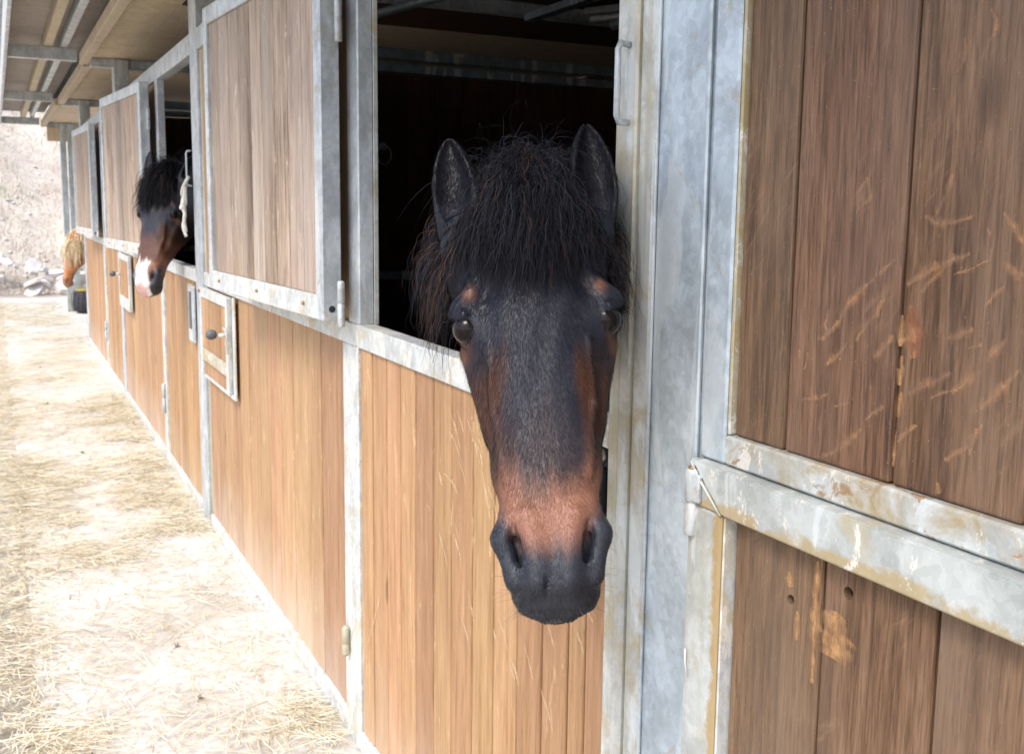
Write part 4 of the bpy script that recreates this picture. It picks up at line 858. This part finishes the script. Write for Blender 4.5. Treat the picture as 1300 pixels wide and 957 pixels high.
def coat_bay(P, snip=False):
    x, n_, s = P[:, 0], P[:, 1], P[:, 2]; ax = np.abs(x); w2 = wob(P); c = np.tile(np.array((.019, .021, .033)), (len(P), 1))
    c = blend(c, sst(.034, .062, ax + w2) * sst(.235, .31, s + w2) * .9, (.078, .032, .017))
    c = blend(c, sst(-.035, -.075, n_) * sst(.12, .2, s) * .75, (.028, .016, .014))
    c = blend(c, sst(.29, .44, s + w2 * 2) * .55, (.062, .040, .038))
    c = blend(c, sst(-.20, -.34, n_), (.062, .028, .017))
    ring = sst(.402, .472, s + w2 + ax * .30); c = blend(c, ring * .96, (.285, .135, .09))
    mz = sst(.492, .536, s + w2 * .6 + (ax / .055) ** 2 * .046); c = blend(c, mz, (.028, .032, .045))
    mz2 = sst(.53, .56, s); c = blend(c, mz2 * .7, (.022, .023, .028))
    for (cx, cn, cs, r, k) in ((.081, 0, .170, .008, .45), (.099, -.03, .238, .012, .5)):
        c = blend(c, np.exp(-(((ax - cx) / r) ** 2 + ((s - cs) / (r * 1.2)) ** 2)) * k * (n_ > -.09), (.42, .19, .11))
    c = blend(c, np.exp(-((ax - .055) / .014) ** 2 - ((s - .155) / .02) ** 2) * .6, (.012, .012, .02))  # shade of the hollow over the eye, painted into the coat
    er = sst(.03, .0, s) * (n_ < .1) * (ax > .055); c = blend(c, er * .9, (.010, .010, .014))
    if snip:
        c = blend(c, sst(.28, .36, s) * (1 - sst(.40, .5, s)) * .75, (.13, .05, .028))
        c = blend(c, sst(.415, .45, s + w2 * 1.6) * sst(.042, .034, np.abs(x + .012) + w2) * (n_ > -.055), (.78, .70, .68))
        c = blend(c, sst(.52, .55, s) * sst(.03, .02, np.abs(x + .012)) * (n_ > -.06), (.70, .42, .40))
        c = blend(c, np.exp(-((x) / .008) ** 2 - ((s - .19) / .022) ** 2), (.5, .5, .5))
    return c
def coat_chestnut(P):
    s = P[:, 2]; c = np.tile(np.array((.46, .19, .075)), (len(P), 1)); c = blend(c, sst(.46, .54, s), (.34, .17, .10)); c = blend(c, sst(.1, .25, s) * sst(.35, .25, s) * .5, (.25, .09, .04)); return c
L1 = np.array((-.916, -.277, .998)) - np.array((-1.188, -.179, 1.484))
ears1 = [((-.084, -.045, .055), (-.104, -.035, -.098), (-.30, 1, .1), .041), ((.084, -.045, .055), (.086, -.035, -.106), (.25, 1, .1), .041)]
make_horse('dark bay horse with tan muzzle band looking straight out over the near door',
    (-1.184, -.171, 1.4735), (.088, .179, .027), L1, 1.0, .003, coat_bay, (.011, .012, .017),
    [((-1.235, -.150, 1.36), (-1.50, .015, 1.33), .105, .125), ((-1.50, .015, 1.33), (-1.75, .17, 1.27), .125, .15)],
    [((-1.50, .015, 1.33), (-2.05, .38, 1.12), .116, .21), ((-2.12, .42, .98), (-2.95, .95, 1.0), .25, .26), ((-2.05, .25, .8), (-1.98, .24, .45), .085, .05), ((-1.98, .24, .45), (-1.98, .24, .04), .042, .05),
     ((-2.2, .56, .8), (-2.15, .58, .45), .085, .05), ((-2.15, .58, .45), (-2.15, .58, .04), .042, .05), ((-2.95, .80, .95), (-2.92, .74, .62), .16, .07), ((-2.92, .74, .62), (-3.05, .80, .42), .06, .045), ((-3.05, .80, .42), (-2.98, .78, .04), .04, .05),
     ((-3.05, 1.1, .95), (-3.05, 1.14, .62), .16, .07), ((-3.05, 1.14, .62), (-3.18, 1.2, .42), .06, .045), ((-3.18, 1.2, .42), (-3.1, 1.18, .04), .04, .05)],
    ears1, 170000, dict(n=13500, n2=2400, len=(.07, .185), len2=(.05, .125), clump=300, grav=.40, wave=.26, curl=.22, leftshare=.7, w=(.0005, .0010), brown=.05))
c40, s40 = math.cos(.75), math.sin(.75)
def pose(Nh, pitch, roll=0):
    Nh = np.array([Nh[0], Nh[1], 0.]); Nh /= np.linalg.norm(Nh); L = Nh * math.sin(pitch) + np.array([0, 0, -1.]) * math.cos(pitch); ex = np.cross(np.array([0, 0, 1.]), -Nh); ex = -ex
    N = Nh * math.cos(pitch) + np.array([0, 0, 1.]) * math.sin(pitch); ex = np.cross(N, L); ex = ex * math.cos(roll) + L * math.sin(roll); return ex, L
ex, L2 = pose((.68, -.74), .34, -.05)
ears2 = [((-.084, -.045, .055), (-.120, -.035, -.108), (-.3, 1, .2), .040), ((.084, -.045, .055), (.105, -.06, -.100), (.7, .6, .2), .040)]
make_horse('bay horse with white muzzle patch looking out of the second open door',
    (-5.07, -.072, 1.594), ex, L2, 1.09, .006, lambda P: coat_bay(P, True), (.010, .011, .015),
    [((-5.06, .06, 1.45), (-5.15, .35, 1.36), .115, .15)],
    [((-5.09, .16, 1.43), (-5.2, .7, 1.2), .118, .23), ((-5.25, .75, 1.05), (-5.6, 1.7, 1.05), .28, .28), ((-5.1, .7, .8), (-5.1, .65, .45), .09, .05), ((-5.1, .65, .45), (-5.1, .66, .04), .045, .05), ((-5.45, .75, .8), (-5.45, .7, .45), .09, .05), ((-5.45, .7, .45), (-5.45, .7, .04), .045, .05),
     ((-5.45, 1.7, .95), (-5.4, 1.65, .55), .17, .06), ((-5.4, 1.65, .55), (-5.42, 1.7, .04), .05, .05), ((-5.8, 1.75, .95), (-5.8, 1.7, .55), .17, .06), ((-5.8, 1.7, .55), (-5.8, 1.75, .04), .05, .05)],
    ears2, 12000, dict(n=7000, n2=2200, len=(.09, .22), len2=(.10, .20), clump=220, w=(.0010, .0020), leftshare=.6, grav=.36, lean=-.45))
ex, L3 = pose((-.05, -1), .22, 0)
make_horse('chestnut pony with pale flaxen mane looking out past the far end of the wooden wall',
    (-11.62, -.09, 1.09), ex, L3, 1.0, .009, coat_chestnut, (.72, .60, .42),
    [((-11.58, .02, .98), (-11.42, .32, .90), .11, .14)],
    [((-11.43, .28, .92), (-11.35, .55, .80), .13, .18), ((-11.4, .6, .68), (-11.9, 1.35, .68), .20, .21), ((-11.3, .6, .5), (-11.3, .58, .04), .07, .04), ((-11.55, .68, .5), (-11.55, .66, .04), .07, .04),
     ((-11.8, 1.35, .6), (-11.8, 1.33, .04), .09, .04), ((-12.05, 1.3, .6), (-12.05, 1.3, .04), .09, .04)],
    ears2, 0, dict(n=350, n2=1500, len=(.05, .11), len2=(.16, .30), clump=90, w=(.004, .008), browncol=(.62, .46, .28), leftshare=.35, grav=.35))
